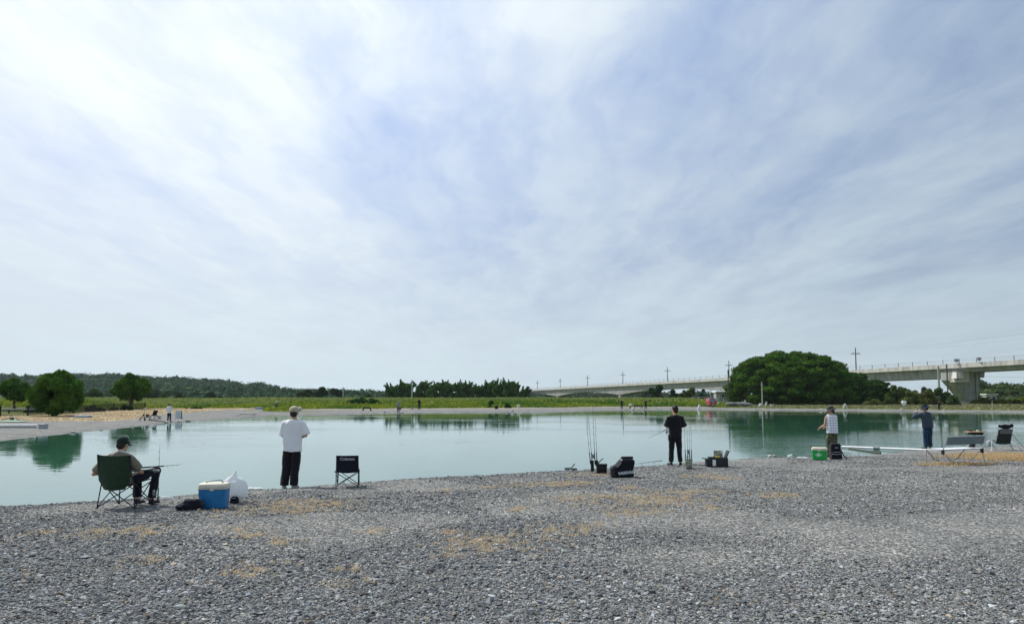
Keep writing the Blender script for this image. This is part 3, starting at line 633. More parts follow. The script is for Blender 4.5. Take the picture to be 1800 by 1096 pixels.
# the great spreading tree on the right
tree('spreading_tree', 'huge dark dome-shaped tree on the far bank in front of the viaduct', 'tree', 1388, 714, 616, 206, 185, (.058, .128, .016), 70000, .30, 300, trunk=.7, gap=.02, shape='dome')
for (px, tp, w, Y, col, lab) in ((1500, 652, 96, 190, (.035, .095, .015), 'dark rounded tree joined to the right side of the huge tree'), (1540, 664, 60, 185, (.035, .09, .015), 'smaller dark tree at the right end of the big grove'), (1455, 668, 60, 176, (.04, .10, .014), 'dark tree in front of the right skirt of the huge tree')):
    tree('broad_tree', lab, 'tree', px, 714, tp, w, Y, col, 13000, .28, 70, trunk=.3, gap=.02, shape='dome')
for (px, tp, w, Y, col, lab) in ((1575, 672, 44, 180, (.10, .15, .04), 'olive bush right after the grove, behind the white sign'), (1604, 680, 40, 172, (.14, .17, .04), 'yellowish bush left of the navy angler'), (1632, 681, 40, 170, (.12, .15, .04), 'mottled bush behind the head of the navy angler'), (1655, 677, 34, 172, (.08, .14, .04), 'green bush around the foot of the thick pole'),
                          (1675, 694, 26, 168, (.09, .14, .05), 'low bush at the left foot of the pier'), (1620, 672, 30, 260, (.045, .08, .04), 'pale treetop seen under the viaduct span'), (1590, 672, 34, 250, (.05, .085, .04), 'light tree behind the bushes under the viaduct span'), (1535, 700, 40, 165, (.13, .16, .05), 'low bush along the bank right of the white A-frame')):
    tree('bushy_tree', lab, 'bush', px, 714, tp, w, Y, col, 3200, .24, 20, trunk=.1, gap=.02, shape='bush', core=.7)
# ------------------------------------------------------------------ grass of the levee
def build_grass():
    n = 60000; Y = rng.uniform(95, 205, n); u = rng.uniform(-.85, .42, n); x = u * Y; g, s, f = zones(x, Y); k = (g > .5) & (sdist(x, Y) > 12) & (rng.random(n) > sstep(.24, .32, u)); x, Y, u = x[k], Y[k], u[k]
    P = np.stack([x, Y, height(x, Y)], -1); patch = fbm(x, Y * .5, .18, 3, 77)
    n = len(P); c0 = np.array([.25, .30, .03]); c1 = np.array([.075, .16, .015]); c2 = np.array([.28, .32, .12]); t = np.clip(patch * 2.6 + .5 + rng.normal(0, .12, n), 0, 1)[:, None]
    top = sstep(36, 44, sdist(x, Y))[:, None] * .7; col = (c1 * (1 - t) + c0 * t) * (1 - top) + c2 * top; h = rng.uniform(.22, .55, n); a = rng.uniform(0, np.pi, n); w = rng.uniform(.12, .35, n); dx, dy = np.cos(a) * w, np.sin(a) * w
    V = np.stack([P + np.stack([-dx, -dy, -.1 + 0 * h], -1), P + np.stack([dx, dy, -.1 + 0 * h], -1), P + np.stack([dx * .4 + rng.normal(0, .1, n), dy * .4, h], -1), P + np.stack([-dx * .5, -dy * .5 + rng.normal(0, .1, n), h * .8], -1)], 1).reshape(-1, 3)
    i = np.arange(n)[:, None] * 4; F = np.concatenate([i + np.array([[0, 1, 2]]), i + np.array([[0, 2, 3]])])
    o = fast_mesh('grass', V, F, BLADE, col=np.repeat(col, 4, axis=0)); tag(o, 'tall green and yellowish grass covering the long levee', 'grass', kind='stuff')
    # green verge on the right bank
    n = 26000; Y = rng.uniform(112, 300, n); u = rng.uniform(.23, .95, n); x = u * Y; g, s, f = zones(x, Y); k = (g > .4) & (rng.random(n) < sstep(.23, .31, u)); x, Y = x[k], Y[k]; n = len(x); P = np.stack([x, Y, height(x, Y)], -1)
    col = pal(n, (.24, .24, .12), .3); h = rng.uniform(.06, .25, n); a = rng.uniform(0, np.pi, n); w = rng.uniform(.15, .4, n); dx, dy = np.cos(a) * w, np.sin(a) * w
    V = np.stack([P + np.stack([-dx, -dy, -.1 + 0 * h], -1), P + np.stack([dx, dy, -.1 + 0 * h], -1), P + np.stack([dx * .4, dy * .4, h], -1), P + np.stack([-dx * .5, -dy * .5, h * .8], -1)], 1).reshape(-1, 3)
    i = np.arange(n)[:, None] * 4; F = np.concatenate([i + np.array([[0, 1, 2]]), i + np.array([[0, 2, 3]])])
    o = fast_mesh('verge_grass', V, F, BLADE, col=np.repeat(col, 4, axis=0)); tag(o, 'pale rough grass along the far right bank', 'grass', kind='stuff')
    # straw on the left bank
    n = 16000; px = rng.uniform(-40, 620, n); D = rng.uniform(55, 125, n); u = (px - 900) / FPX; x = u * D; g, s, f = zones(x, D); k = (s > .3) & (rng.random(n) < sstep(-.2, -.42, u)) & (sdist(x, D) > 5); x, D = x[k], D[k]
    build_straw('straw_grass', np.stack([x, D, height(x, D)], -1), 3, .10, .016, 'golden dry grass strip along the left bank', [(.44, .34, .20), (.48, .38, .23), (.40, .31, .18)], 1.5)
build_grass()
# hedge on the right behind the bank
for (x0, lab) in ((1735, 'clipped green hedge right of the pier'), (1800, 'green hedge at the right edge of the picture'),):
    tree('long_hedge', lab, 'hedge', x0, 712, 697, 74, 205, (.13, .18, .03), 5000, .3, 40, trunk=0, gap=.01, shape='bush', core=.85)
# ------------------------------------------------------------------ the viaduct
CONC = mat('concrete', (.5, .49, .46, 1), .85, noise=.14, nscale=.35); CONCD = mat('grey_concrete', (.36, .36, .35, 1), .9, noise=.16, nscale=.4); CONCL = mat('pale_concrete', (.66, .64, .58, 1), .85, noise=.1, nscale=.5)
STEEL = mat('galvanised_steel', (.32, .33, .34, 1), .6, metal=.3); DKSTEEL = mat('dark_steel', (.07, .072, .075, 1), .6)
def weather(m):
    nt = m.node_tree; N = nt.nodes; L = nt.links; b = N['Principled BSDF']; src = b.inputs['Base Color'].links[0].from_socket
    g = N.new('ShaderNodeTexCoord'); mp = N.new('ShaderNodeMapping'); mp.inputs['Scale'].default_value = (.9, .9, .09); L.new(g.outputs['Object'], mp.inputs[0]); n = N.new('ShaderNodeTexNoise'); n.inputs['Scale'].default_value = 1.2; n.inputs['Detail'].default_value = 6; L.new(mp.outputs[0], n.inputs[0])
    r = N.new('ShaderNodeMapRange'); L.new(n.outputs[0], r.inputs[0]); r.inputs[1].default_value = .42; r.inputs[2].default_value = .68; r.inputs[3].default_value = 1.05; r.inputs[4].default_value = .68
    v = N.new('ShaderNodeVectorMath'); v.operation = 'SCALE'; L.new(src, v.inputs[0]); L.new(r.outputs[0], v.inputs['Scale']); L.new(v.outputs[0], b.inputs['Base Color'])
for _m in (CONC, CONCD, CONCL): weather(_m)
bdir = Vector((-.25, 1, 0)).normalized(); bside = Vector((1, .25, 0)).normalized()
def bp_(D): return Vector((173 - .25 * D, D, 0))
def par_top(D): return 11.65 - .0048 * (D - 205)
PIERS = [205, 318, 442, 562, 690]
def soffit(D):
    if D < 203: return par_top(D) - 2.35
    k = max(0, 1 - min(abs(D - p) for p in PIERS[1:]) / 58.0); return par_top(D) - (3.85 + 2.4 * k ** 1.7)
def build_bridge():
    t = thing('viaduct', 'long concrete rail viaduct crossing behind the trees on the right', 'bridge', tuple(bp_(205)))
    org = bp_(205)
    Ds = [60, 100, 140, 170, 190, 202.99, 203.01] + list(range(208, 760, 6)); W = 10.5
    def sweep(offs_fn):
        rings = []
        for D in Ds: rings.append([bp_(D) - org + bside * s + Vector((0, 0, z)) for s, z in offs_fn(D)])
        return rings
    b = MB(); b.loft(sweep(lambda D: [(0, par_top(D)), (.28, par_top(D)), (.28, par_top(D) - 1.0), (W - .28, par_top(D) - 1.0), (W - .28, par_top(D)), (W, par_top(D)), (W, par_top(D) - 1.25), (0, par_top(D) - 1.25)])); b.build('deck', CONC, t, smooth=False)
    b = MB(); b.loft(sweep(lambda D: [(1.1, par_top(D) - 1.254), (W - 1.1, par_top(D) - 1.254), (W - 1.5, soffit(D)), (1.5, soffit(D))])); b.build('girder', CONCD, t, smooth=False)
    M = lambda: Matrix((bside, bdir, Vector((0, 0, 1)))).transposed()
    for i, D in enumerate(PIERS):
        c = bp_(D) - org; top = soffit(D + .1 if i == 0 else D) + (1.4 if i == 0 else .3); b = MB()
        if i == 0:
            rings = []
            top = par_top(D) - 2.4
            for z, x0, x1, hy in ((top, -1.6, 7.7, 2.0), (top - 2.2, -1.6, 7.6, 2.0), (top - 4.4, .5, 7.2, 1.8), (1.2, 3.8, 6.9, 1.6), (-1, 3.8, 6.9, 1.6)):
                rings.append([c + bside * s + bdir * yy + Vector((0, 0, z)) for s, yy in ((x0, -hy), (x1, -hy), (x1, hy), (x0, hy))])
            b.loft(rings)
        else: b.box(c + bside * W / 2 + Vector((0, 0, top / 2 - .5)), (7, 3, top + 1), M())
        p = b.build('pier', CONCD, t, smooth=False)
        if i == 0:
            b = MB(); b.box(c + bside * 1.0 - bdir * 2.2 + Vector((0, 0, top - 1.3)), (5.2, .4, 2.9), M()); b.box(c - bside * .2 - bdir * 2.8 + Vector((0, 0, top - 2.5)), (4.6, 1.6, .45), M()); b.build('bearing_ledge', CONCL, p, smooth=False)
            b = MB(); b.box(c + bside * 5.7 - bdir * 2.25 + Vector((0, 0, top / 2)), (.16, .14, top), M()); b.build('drain_pipe', DKSTEEL, p, smooth=False)
            b = MB(); b.box(c - bside * .9 - bdir * 3.0 + Vector((0, 0, top - .9)), (2.6, 1.7, 1.7), M(), top=.72); b.build('bearing_block', CONCL, p, smooth=False)
    b = MB()
    D = 62.0
    while D < 700:
        c = bp_(D) - org + bside * .14; b.box(c + Vector((0, 0, par_top(D) + .6)), (.16, .16, 1.2)); D += 5.4
    for k in (.45, .85, 1.15):
        b.path([bp_(D) - org + bside * .14 + Vector((0, 0, par_top(D) + k)) for D in range(60, 720, 20)], .03, 5)
    b.build('railing', STEEL, t, smooth=False)
    for D, w in ((203, 1.6), (196, 1.2)):
        c = bp_(D) - org - bside * .1 + Vector((0, 0, par_top(D) + .85)); b = MB(); b.rbox(c, (w, .4, .8), .05, M()); b.tube(c - Vector((0, 0, 1.0)), c, .06); b.build('equipment_box', STEEL, t, smooth=False)
build_bridge()
# masts with cross arms standing along the deck
def build_masts():
    first = None
    for (px, D, H) in ((1475, 243, 8.2), (1276, 320, 8.6), (1168, 378, 8.6), (1091, 435, 8.4), (1029, 494, 8.2), (982, 552, 8.0), (946, 612, 8)):
        c = bp_(D) + bside * 1.0; z = par_top(D) - .9
        if first is None:
            first = thing('line_mast', 'x', 'power pole', (c.x, c.y, z)); b = MB(); b.path([(0, 0, 0), (0, 0, H)], [.22, .15], 8); b.build('mast', DKSTEEL, first)
            b = MB(); b.tube((-1.5, 0, H - 1.9), (1.5, 0, H - 1.9), .09, n=6); b.tube((-1.3, 0, H - 1.9), (0, 0, H - 2.5), .05, n=6); b.tube((1.3, 0, H - 1.9), (0, 0, H - 2.5), .05, n=6); b.build('cross_arm', DKSTEEL, first)
            for x in (-1.45, -.8, .8, 1.45):
                b = MB(); b.tube((x, 0, H - 1.9), (x, 0, H - 1.55 if abs(x) < 1 else H - 2.3), .09, n=6); b.build('insulator', STEEL, first)
            o = first
        else: o = dup(first, (c.x, c.y, z))
        o['group'] = 'masts along the viaduct'
        o['label'] = {1475: 'tallest crossarm mast, rising behind the huge tree', 1276: 'crossarm mast just left of the huge tree', 1168: 'crossarm mast above the pale treetop on the viaduct', 1091: 'crossarm mast left of the black-clad angler, in mid viaduct', 1029: 'small crossarm mast above the standing fishing rods', 982: 'faint small mast near the left end of the viaduct', 946: 'tiniest mast at the very left end of the viaduct'}[px]
build_masts()
def pole(name, label, px, base_py, top_py, Y, r, m, cat='pole', extra=None):
    g = at_y(px, base_py, Y); gz = Hs(g.x, g.y); top = at_y(px, top_py, Y).z; t = thing(name, label, cat, (g.x, g.y, gz)); b = MB(); b.path([(0, 0, -.2), (0, 0, top - gz)], [r * 1.2, r], 8); b.build('shaft', m, t)
    b = MB(); h = top - gz
    if extra == 'lamp': b.path([(0, 0, h - .1), (.5, 0, h + .05)], .05, 6); b.ell((.6, 0, h + .02), (.25, .12, .08)); b.build('lamp_head', m, t)
    else:
        b.tube((0, 0, h), (0, 0, h + .12), r * 1.2, r * .5); b.build('pole_cap', m, t); MB().tube((-.35, -r, h - .5), (.35, -r, h - .5), .035, n=6).build('crossbar', m, t)
    return t
PALEPOLE = mat('pale_pole', (.5, .5, .48, 1), .7)
pole('utility_pole', 'thin pale pole standing right of the tiny dark shrub', 603, 700, 680, 260, .12, PALEPOLE)
pole('utility_pole', 'pale pole in front of the feathery row of trees', 724, 699, 668, 235, .14, PALEPOLE)
pole('utility_pole', 'slim pole in front of the left half of the huge tree', 1340, 712, 672, 158, .1, PALEPOLE)
pole('utility_pole', 'short dark pole just left of the huge tree', 1281, 712, 650, 175, .13, DKSTEEL)
pole('utility_pole', 'thick grey pole in front of the pier ledge', 1652, 714, 643, 172, .22, CONCD)
pole('utility_pole', 'dark post beside the white bearing block of the pier', 1667, 712, 640, 185, .14, DKSTEEL)
pole('flag_pole', 'thin bluish white pole behind the red vehicle', 1249, 706, 682, 172, .06, PALEPOLE)
# overhead wires on the right
def wires():
    m = DKSTEEL
    for k, (pts, lab) in enumerate((([(1560, 612, 420), (1640, 606, 330), (1720, 596, 260), (1800, 586, 215), (1860, 577, 190)], 'upper overhead wire in the sky at the right'), ([(1600, 614, 420), (1700, 606, 330), (1800, 595, 250), (1860, 588, 215)], 'lower overhead wire in the sky at the right'), ([(1725, 661, 200), (1800, 663, 190), (1900, 664, 170)], 'thin wire under the viaduct right of the pier'))):
        b = MB(); b.path([at_y(*p) for p in pts], .02, 5); o = b.build('overhead_wire', m); tag(o, lab, 'wire')
wires()
# ------------------------------------------------------------------ people
SKIN = mat('skin', (.50, .30, .20, 1), .55, noise=.06, nscale=20); SKIND = mat('tanned_skin', (.36, .20, .13, 1), .55, noise=.06)
def cloth(name, col, rough=.9, sc=14, noise=.1): return mat(name, col, rough, spec=.15, noise=noise, nscale=sc, bump=.003, bscale=180, sheen=.15)
HAIR = mat('dark_hair', (.018, .015, .014, 1), .6, noise=.3, nscale=60); RUB = mat('black_rubber', (.02, .02, .022, 1), .8)
def limb(b, pts, rads, n=12):
    b.path(pts, rads, n)
    for p, r in zip(pts, rads): b.ell(p, (r[0] if isinstance(r, tuple) else r) * .995, n=10, m=7)
def torso_rings(b, pts, rads, right, n=18, ext=0):
    rings = []
    for i, p in enumerate(pts):
        p = Vector(p); t = (Vector(pts[min(i + 1, len(pts) - 1)]) - Vector(pts[max(i - 1, 0)])).normalized(); u = Vector(right[i] if isinstance(right, list) else right); u = (u - t * u.dot(t)).normalized(); w = t.cross(u)
        rx, ry = rads[i]; rings.append([p + u * ((rx + ext) * math.cos(a)) + w * ((ry + ext) * math.sin(a)) for a in [2 * math.pi * k / n for k in range(n)]])
    b.loft(rings)
def hand(b, wrist, fwd, up, side, curl=.9, s=1.0):
    """palm, four fingers of different length and a thumb; side = direction of the thumb"""
    w = Vector(wrist); f = Vector(fwd).normalized(); sd = Vector(side); sd = (sd - f * sd.dot(f)).normalized(); dn = -(Vector(up) - f * Vector(up).dot(f)).normalized(); dn = dn - sd * dn.dot(sd); dn.normalize()
    pc = w + f * .05 * s; Mx = Matrix((sd, dn, f)).transposed(); b.ell(pc, (.040 * s, .017 * s, .052 * s), Mx, 12, 8)
    for i, (o, ln) in enumerate(((.028, .072), (.010, .082), (-.009, .077), (-.027, .060))):
        p0 = pc + sd * o * s + f * .03 * s; k = curl * (1 + .08 * i); pts = [p0]; d = f.copy(); ang = .25 * k
        for j in range(3):
            d = (f * math.cos(ang) + dn * math.sin(ang)); pts.append(pts[-1] + d * ln * s * (.42, .32, .26)[j]); ang += .75 * k
        limb(b, pts, [.0095 * s, .009 * s, .0082 * s, .0072 * s], 8)
    t0 = pc + sd * .032 * s - f * .02 * s; t1 = t0 + (sd * .8 + f * .6 + dn * .3).normalized() * .034 * s; t2 = t1 + (sd * .15 + f * .9 + dn * .6).normalized() * .03 * s
    limb(b, [t0, t1, t2], [.013 * s, .011 * s, .009 * s], 8)
def head(b, c, fwd, tilt=0.0, s=1.1):
    """head with nose, jaw, ears, brow; returns rotation"""
    f = Vector(fwd); f.z = 0; f.normalize(); r = Vector((f.y, -f.x, 0)); f2 = (f * math.cos(tilt) + Vector((0, 0, -1)) * math.sin(tilt)); u = r.cross(f2); M = Matrix((r, f2, u)).transposed(); c = Vector(c)
    P = lambda x, y, z: c + M @ Vector((x * s, y * s, z * s))
    b.ell(P(0, -.012, .022), (.076 * s, .092 * s, .095 * s), M, 16, 12); b.ell(P(0, .022, -.045), (.058 * s, .066 * s, .066 * s), M, 14, 10); b.ell(P(0, .06, -.085), (.026 * s, .02 * s, .02 * s), M, 10, 8)
    b.ell(P(0, .092, -.012), (.011 * s, .019 * s, .022 * s), M, 8, 6); b.ell(P(0, .08, .028), (.045 * s, .012 * s, .010 * s), M, 10, 6); b.ell(P(0, .078, -.052), (.022 * s, .009 * s, .007 * s), M, 8, 6)
    for sx in (-1, 1): b.ell(P(sx * .078, -.008, -.008), (.008 * s, .018 * s, .03 * s), M, 8, 6); b.ell(P(sx * .042, .062, -.02), (.02 * s, .014 * s, .016 * s), M, 8, 6)
    return M, P
def person(label, loc, rz, J, skin=SKIN, shirt=None, trousers=None, shoe=None, hair=HAIR, headwear=None, sleeve=.6, shirt_hem=.80, shirt_w=1.0, trouser_w=1.0, leg_hem=.1, vox=.009, s=1.0, vest=False, group=None, curl=.9, lowres=False):
    t = thing('person', label, 'person', loc, rz, group, s)
    pel, wai, che, sho, nk, hd = [Vector(J[k]) for k in ('pelvis', 'waist', 'chest', 'shoulders', 'neck', 'head')]
    rt = Vector(J.get('right', (1, 0, 0))); srt = Vector(J.get('sright', rt)); neckb = sho + (nk - sho) * .45
    arms = [[Vector(p) for p in J[k]] for k in ('larm', 'rarm')]; legs = [[Vector(p) for p in J[k]] for k in ('lleg', 'rleg')]
    rr = [rt, rt, srt, srt, srt, srt]
    b = MB(); torso_rings(b, [pel - (wai - pel) * .5, pel, wai, che, sho, neckb, nk + (hd - nk) * .3], [(.12, .09), (.158, .112), (.135, .098), (.15, .105), (.125, .07), (.058, .056), (.052, .055)], [rt] + rr)
    for sg, a in zip((-1, 1), arms):
        limb(b, [sho + srt * sg * .11 - Vector((0, 0, .02)), a[0], (a[0] + a[1]) / 2, a[1], (a[1] + a[2]) / 2, a[2]], [.040, .043, .042, .038, .036, .026])
        d = (a[2] - a[1]).normalized(); hand(b, a[2], J.get('hfwd', d), J.get('hup', (0, 0, 1)), srt * -sg + Vector((0, 0, .35)), curl)
    for l in legs:
        limb(b, [l[0], (l[0] + l[1]) / 2, l[1], l[1] * .62 + l[2] * .38, l[2]], [.088, .075, .054, .052, .036]); tt = Vector(l[3]) - l[2]; tt.z = 0; tt.normalize(); b.ell(l[2] + tt * .07 - Vector((0, 0, l[2].z * .0 + .045)), (.04, .11, .035), Matrix((Vector((tt.y, -tt.x, 0)), tt, Vector((0, 0, 1)))).transposed())
    M, P = head(b, hd, J['face'], J.get('tilt', 0))
    b.build('body', skin, t, remesh=vox, smoothit=2)
    if not lowres:
        for sx in (-1, 1):
            e = MB(); e.ell(P(sx * .031, .079, .008), (.011, .006, .006), M, 8, 6); e.build('eye', RUB, t)
    # hair
    h = MB(); h.ell(P(0, -.022, .034), (.091, .104, .103), M, 14, 10); h.ell(P(0, -.05, -.03), (.076, .062, .066), M, 12, 8)
    h.build('hair', hair, t, remesh=max(vox, .01), smoothit=1, wrinkle=.004, wscale=60, wstretch=(1, 1, 1))
    # shirt
    ex = .020 * shirt_w
    hem = (pel - wai).normalized(); b = MB(); hp = pel + hem * (pel.z - shirt_hem) if abs(hem.z) > .5 else pel + hem * .12
    torso_rings(b, [hp, pel * .6 + wai * .4, wai, che, sho - (sho - che) * .25, sho + (neckb - sho) * .4, neckb - (neckb - sho) * .1], [(.172, .128), (.168, .122), (.158, .115), (.166, .118), (.155, .098), (.105, .078), (.066, .064)], [rt, rt, rt, srt, srt, srt, srt], ext=ex)
    if not vest:
        for sg, a in zip((-1, 1), arms):
            tot = 2.0 * sleeve; pts = [sho + srt * sg * .10 - Vector((0, 0, .03)), a[0] - Vector((0, 0, .02))]; rad = [.06 + ex * .3, .056 + ex * .45]
            if tot <= 1: pts.append(a[0].lerp(a[1], tot)); rad.append(.056 + ex)
            else:
                pts += [a[0].lerp(a[1], .5), a[1]]; rad += [.058 + ex, .05 + ex]; pts.append(a[1].lerp(a[2], tot - 1)); rad.append(.042 + ex * .8)
            b.path(pts, rad, 14)
            for p_, r_ in list(zip(pts, rad))[:-1]: b.ell(p_, r_ * .99, n=10, m=7)
    else:
        for sg in (-1, 1): b.ell(sho + srt * sg * .13 - Vector((0, 0, .0)), (.055, .075, .045))
    b.build('shirt', shirt, t, remesh=max(vox, .011), smoothit=2, wrinkle=.016 if not lowres else .0, wscale=8)
    # trousers
    b = MB(); exl = .014 * trouser_w
    torso_rings(b, [pel - (wai - pel) * .62, pel, pel + (wai - pel) * .55], [(.14, .11), (.166, .122), (.15, .112)], rt, ext=.008)
    for l in legs:
        foot = l[2] + (l[1] - l[2]).normalized() * (leg_hem - .08); pts = [l[0], (l[0] + l[1]) / 2, l[1], (l[1] + foot) / 2, foot]; rad = [.086 + exl * .35, .082 + exl, .064 + exl, .058 + exl * 1.3, .05 + exl * 1.6]
        b.path(pts, rad, 14)
        for p_, r_ in list(zip(pts, rad))[:-1]: b.ell(p_, r_ * .99, n=10, m=7)
    b.build('trousers', trousers, t, remesh=max(vox, .011), smoothit=2, wrinkle=.012 if not lowres else 0, wscale=10)
    for l in legs:
        tt = Vector(l[3]) - l[2]; tt.z = 0; tt.normalize(); sd = Vector((tt.y, -tt.x, 0)); M3 = Matrix((sd, tt, Vector((0, 0, 1)))).transposed(); g0 = Vector((l[2].x, l[2].y, l[2].z - .085)); b = MB()
        b.ell(g0 + tt * .07 + Vector((0, 0, .038)), (.048, .135, .036), M3, 14, 8); b.ell(g0 + Vector((0, 0, .06)), (.043, .055, .05), M3, 12, 8); b.box(g0 + tt * .065 + Vector((0, 0, .016)), (.088, .24, .022), M3)
        b.build('shoe', shoe, t, remesh=.009, smoothit=2)
    if headwear:
        kind, hm = headwear; b = MB()
        if kind == 'cap':
            for ring in (0,):
                b.ell(P(0, -.012, .045), (.103, .120, .102), M, 18, 10)
            o = b.build('cap', hm, t, remesh=.009, smoothit=1)
            b2 = MB(); b2.ell(P(0, .115, .035), (.07, .07, .008), M, 16, 6); b2.build('cap_brim', hm, t)
        else:
            prof = [(.150, -.012), (.148, -.004), (.104, .028), (.100, .06), (.090, .115), (.05, .128), (.004, .13)]
            rings = [[P(r * math.cos(a), -.01 + r * 1.12 * math.sin(a), z + .004 * math.sin(3 * a) * (r > .14)) for a in [2 * math.pi * k / 24 for k in range(24)]] for r, z in prof]; b.loft(rings); b.build('bucket_hat', hm, t)
    return t, P, M
def stand(hip=(0, 0), lf=(-.12, 0), rf=(.12, 0), lean=0.0, face=(0, 1, 0), tilt=.1, la=None, ra=None, toe=(.35, 1), hx=0.0):
    hx0, hy0 = hip; z = lambda x, y, k: (x, y, k)
    J = dict(pelvis=z(hx0, hy0, .94), waist=z(hx0 + hx * .3, hy0 + lean * .3, 1.09), chest=z(hx0 + hx * .7, hy0 + lean * .7 + .01, 1.28), shoulders=z(hx0 + hx, hy0 + lean, 1.425), neck=z(hx0 + hx, hy0 + lean + .01, 1.50), head=z(hx0 + hx, hy0 + lean + .035, 1.605), face=face, tilt=tilt)
    sx, sy = hx0 + hx, hy0 + lean
    J['larm'] = la or [(sx - .19, sy, 1.40), (sx - .25, sy - .03, 1.12), (sx - .10, sy + .17, 1.06)]; J['rarm'] = ra or [(sx + .19, sy, 1.40), (sx + .25, sy - .03, 1.12), (sx + .10, sy + .17, 1.06)]
    for k, sg, f in (('lleg', -1, lf), ('rleg', 1, rf)):
        h = Vector((hx0 + sg * .09, hy0, .88)); a = Vector((f[0], f[1], .085)); kn = (h * .48 + a * .52) + Vector((0, .03, 0)); J[k] = [h, kn, a, a + Vector((toe[0] * sg, toe[1], 0))]
    return J
WHITE_TEE = cloth('white_cotton', (.80, .80, .82, 1), noise=.03); BLACKC = cloth('black_cloth', (.012, .012, .016, 1)); KHAKI = cloth('khaki_cloth', (.42, .35, .26, 1)); CREAMSHOE = cloth('cream_trainer', (.35, .35, .32, 1)); DARKSHOE = cloth('dark_shoe', (.03, .03, .033, 1))
# 1 standing, white T-shirt
g = G(508, 858); J = stand(hip=(.05, 0), lf=(-.10, .02), rf=(.10, -.03), hx=.02, tilt=.15, face=(.05, 1, 0), ra=[(.25, 0, 1.40), (.335, .0, 1.14), (.16, .20, 1.05)], la=[(-.13, .02, 1.40), (-.16, .04, 1.12), (-.02, .24, 1.08)])
p1, P1, M1 = person('man in a white T-shirt, black trousers and beige cap standing at the water edge', tuple(g), R(6), J, shirt=WHITE_TEE, trousers=BLACKC, shoe=CREAMSHOE, headwear=('cap', KHAKI), sleeve=.50, shirt_hem=.79, shirt_w=1.8, trouser_w=1.8, leg_hem=.06, s=1.04)
b = MB(); b.path([Vector((.315, .05, 1.125)), Vector((.30, .062, 1.122))], .043, 14); b.build('elbow_shadow_band', RUB, p1)  # black band modelled in place of the shadow at the right sleeve end
# 2 standing, black
g = G(1188, 817.5); J = stand(hip=(0, 0), lf=(-.13, .02), rf=(.13, -.02), tilt=.12, face=(-.5, 1, 0), la=[(-.19, 0, 1.39), (-.27, -.03, 1.13), (-.13, .20, 1.10)], ra=[(.19, 0, 1.39), (.27, -.03, 1.13), (.08, .20, 1.09)])
p2, P2, M2 = person('man dressed all in black with short dark hair holding a rod out to the left', tuple(g), R(2), J, shirt=BLACKC, trousers=BLACKC, shoe=DARKSHOE, sleeve=.50, shirt_hem=.82, shirt_w=1.2, trouser_w=.8, s=1.02)
b = MB(); b.rbox((-.185, .0, .80), (.05, .10, .17), .015); b.build('hip_pouch', BLACKC, p2, bevel=.004)
# 3 hat and checked vest
def plaid():
    m = bpy.data.materials.new('checked_cloth'); m.use_nodes = True; nt = m.node_tree; N = nt.nodes; L = nt.links; b = N['Principled BSDF']; b.inputs['Roughness'].default_value = .9
    tc = N.new('ShaderNodeTexCoord'); cols = []
    prev = None
    for ax, sc in (('X', 4.2), ('Z', 3.6)):
        w = N.new('ShaderNodeTexWave'); w.bands_direction = ax; w.inputs['Scale'].default_value = sc; L.new(tc.outputs['Object'], w.inputs[0]); r = N.new('ShaderNodeMapRange'); L.new(w.outputs['Fac'], r.inputs[0]); r.inputs[1].default_value = .62; r.inputs[2].default_value = .8; r.inputs[3].default_value = 0; r.inputs[4].default_value = .5 if ax == 'Z' else .3; cols.append(r.outputs[0])
    ad = N.new('ShaderNodeMath'); ad.operation = 'ADD'; L.new(cols[0], ad.inputs[0]); L.new(cols[1], ad.inputs[1]); mx = N.new('ShaderNodeMix'); mx.data_type = 'RGBA'; L.new(ad.outputs[0], mx.inputs['Factor']); mx.inputs['A'].default_value = (.82, .83, .87, 1); mx.inputs['B'].default_value = (.30, .33, .42, 1); L.new(mx.outputs['Result'], b.inputs['Base Color']); return m
def camo(name, cs, sc=9):
    m = bpy.data.materials.new(name); m.use_nodes = True; nt = m.node_tree; N = nt.nodes; L = nt.links; b = N['Principled BSDF']; b.inputs['Roughness'].default_value = .9
    tc = N.new('ShaderNodeTexCoord'); n = N.new('ShaderNodeTexNoise'); n.inputs['Scale'].default_value = sc; n.inputs['Detail'].default_value = 2; L.new(tc.outputs['Object'], n.inputs[0]); r = N.new('ShaderNodeValToRGB'); r.color_ramp.interpolation = 'CONSTANT'; L.new(n.outputs[0], r.inputs[0]); e = r.color_ramp.elements
    while len(e) < len(cs): e.new(.5)
    for i, c in enumerate(cs): e[i].position = 0 if i == 0 else .36 + .26 * (i - 1) / max(1, len(cs) - 2); e[i].color = c
    L.new(r.outputs[0], b.inputs['Base Color']); return m
PLAID = plaid(); CAMO = camo('camouflage_cloth', [(.014, .022, .014, 1), (.045, .06, .03, 1), (.11, .12, .065, 1), (.02, .032, .02, 1)]); GREYHAT = cloth('charcoal_cloth', (.06, .06, .065, 1)); NAVY = cloth('navy_cloth', (.018, .045, .085, 1)); NAVYH = cloth('dark_navy_cloth', (.012, .025, .05, 1)); JACKET = cloth('slate_cloth', (.045, .062, .085, 1))
g = G(1464, 803); J = stand(hip=(0, 0), lf=(-.12, .03), rf=(.09, 0), tilt=.35, face=(-.8, .75, 0), hx=-.01, la=[(-.19, .03, 1.37), (-.235, .04, 1.11), (-.31, .20, 1.01)], ra=[(.17, 0, 1.38), (.22, .1, 1.12), (-.02, .30, 1.03)])
p3, P3, M3_ = person('angler in a bucket hat, white checked sleeveless top and camouflage trousers', tuple(g), R(8), J, shirt=PLAID, trousers=CAMO, shoe=DARKSHOE, headwear=('hat', GREYHAT), vest=True, shirt_hem=.82, shirt_w=1.7, trouser_w=1.8, s=.97)
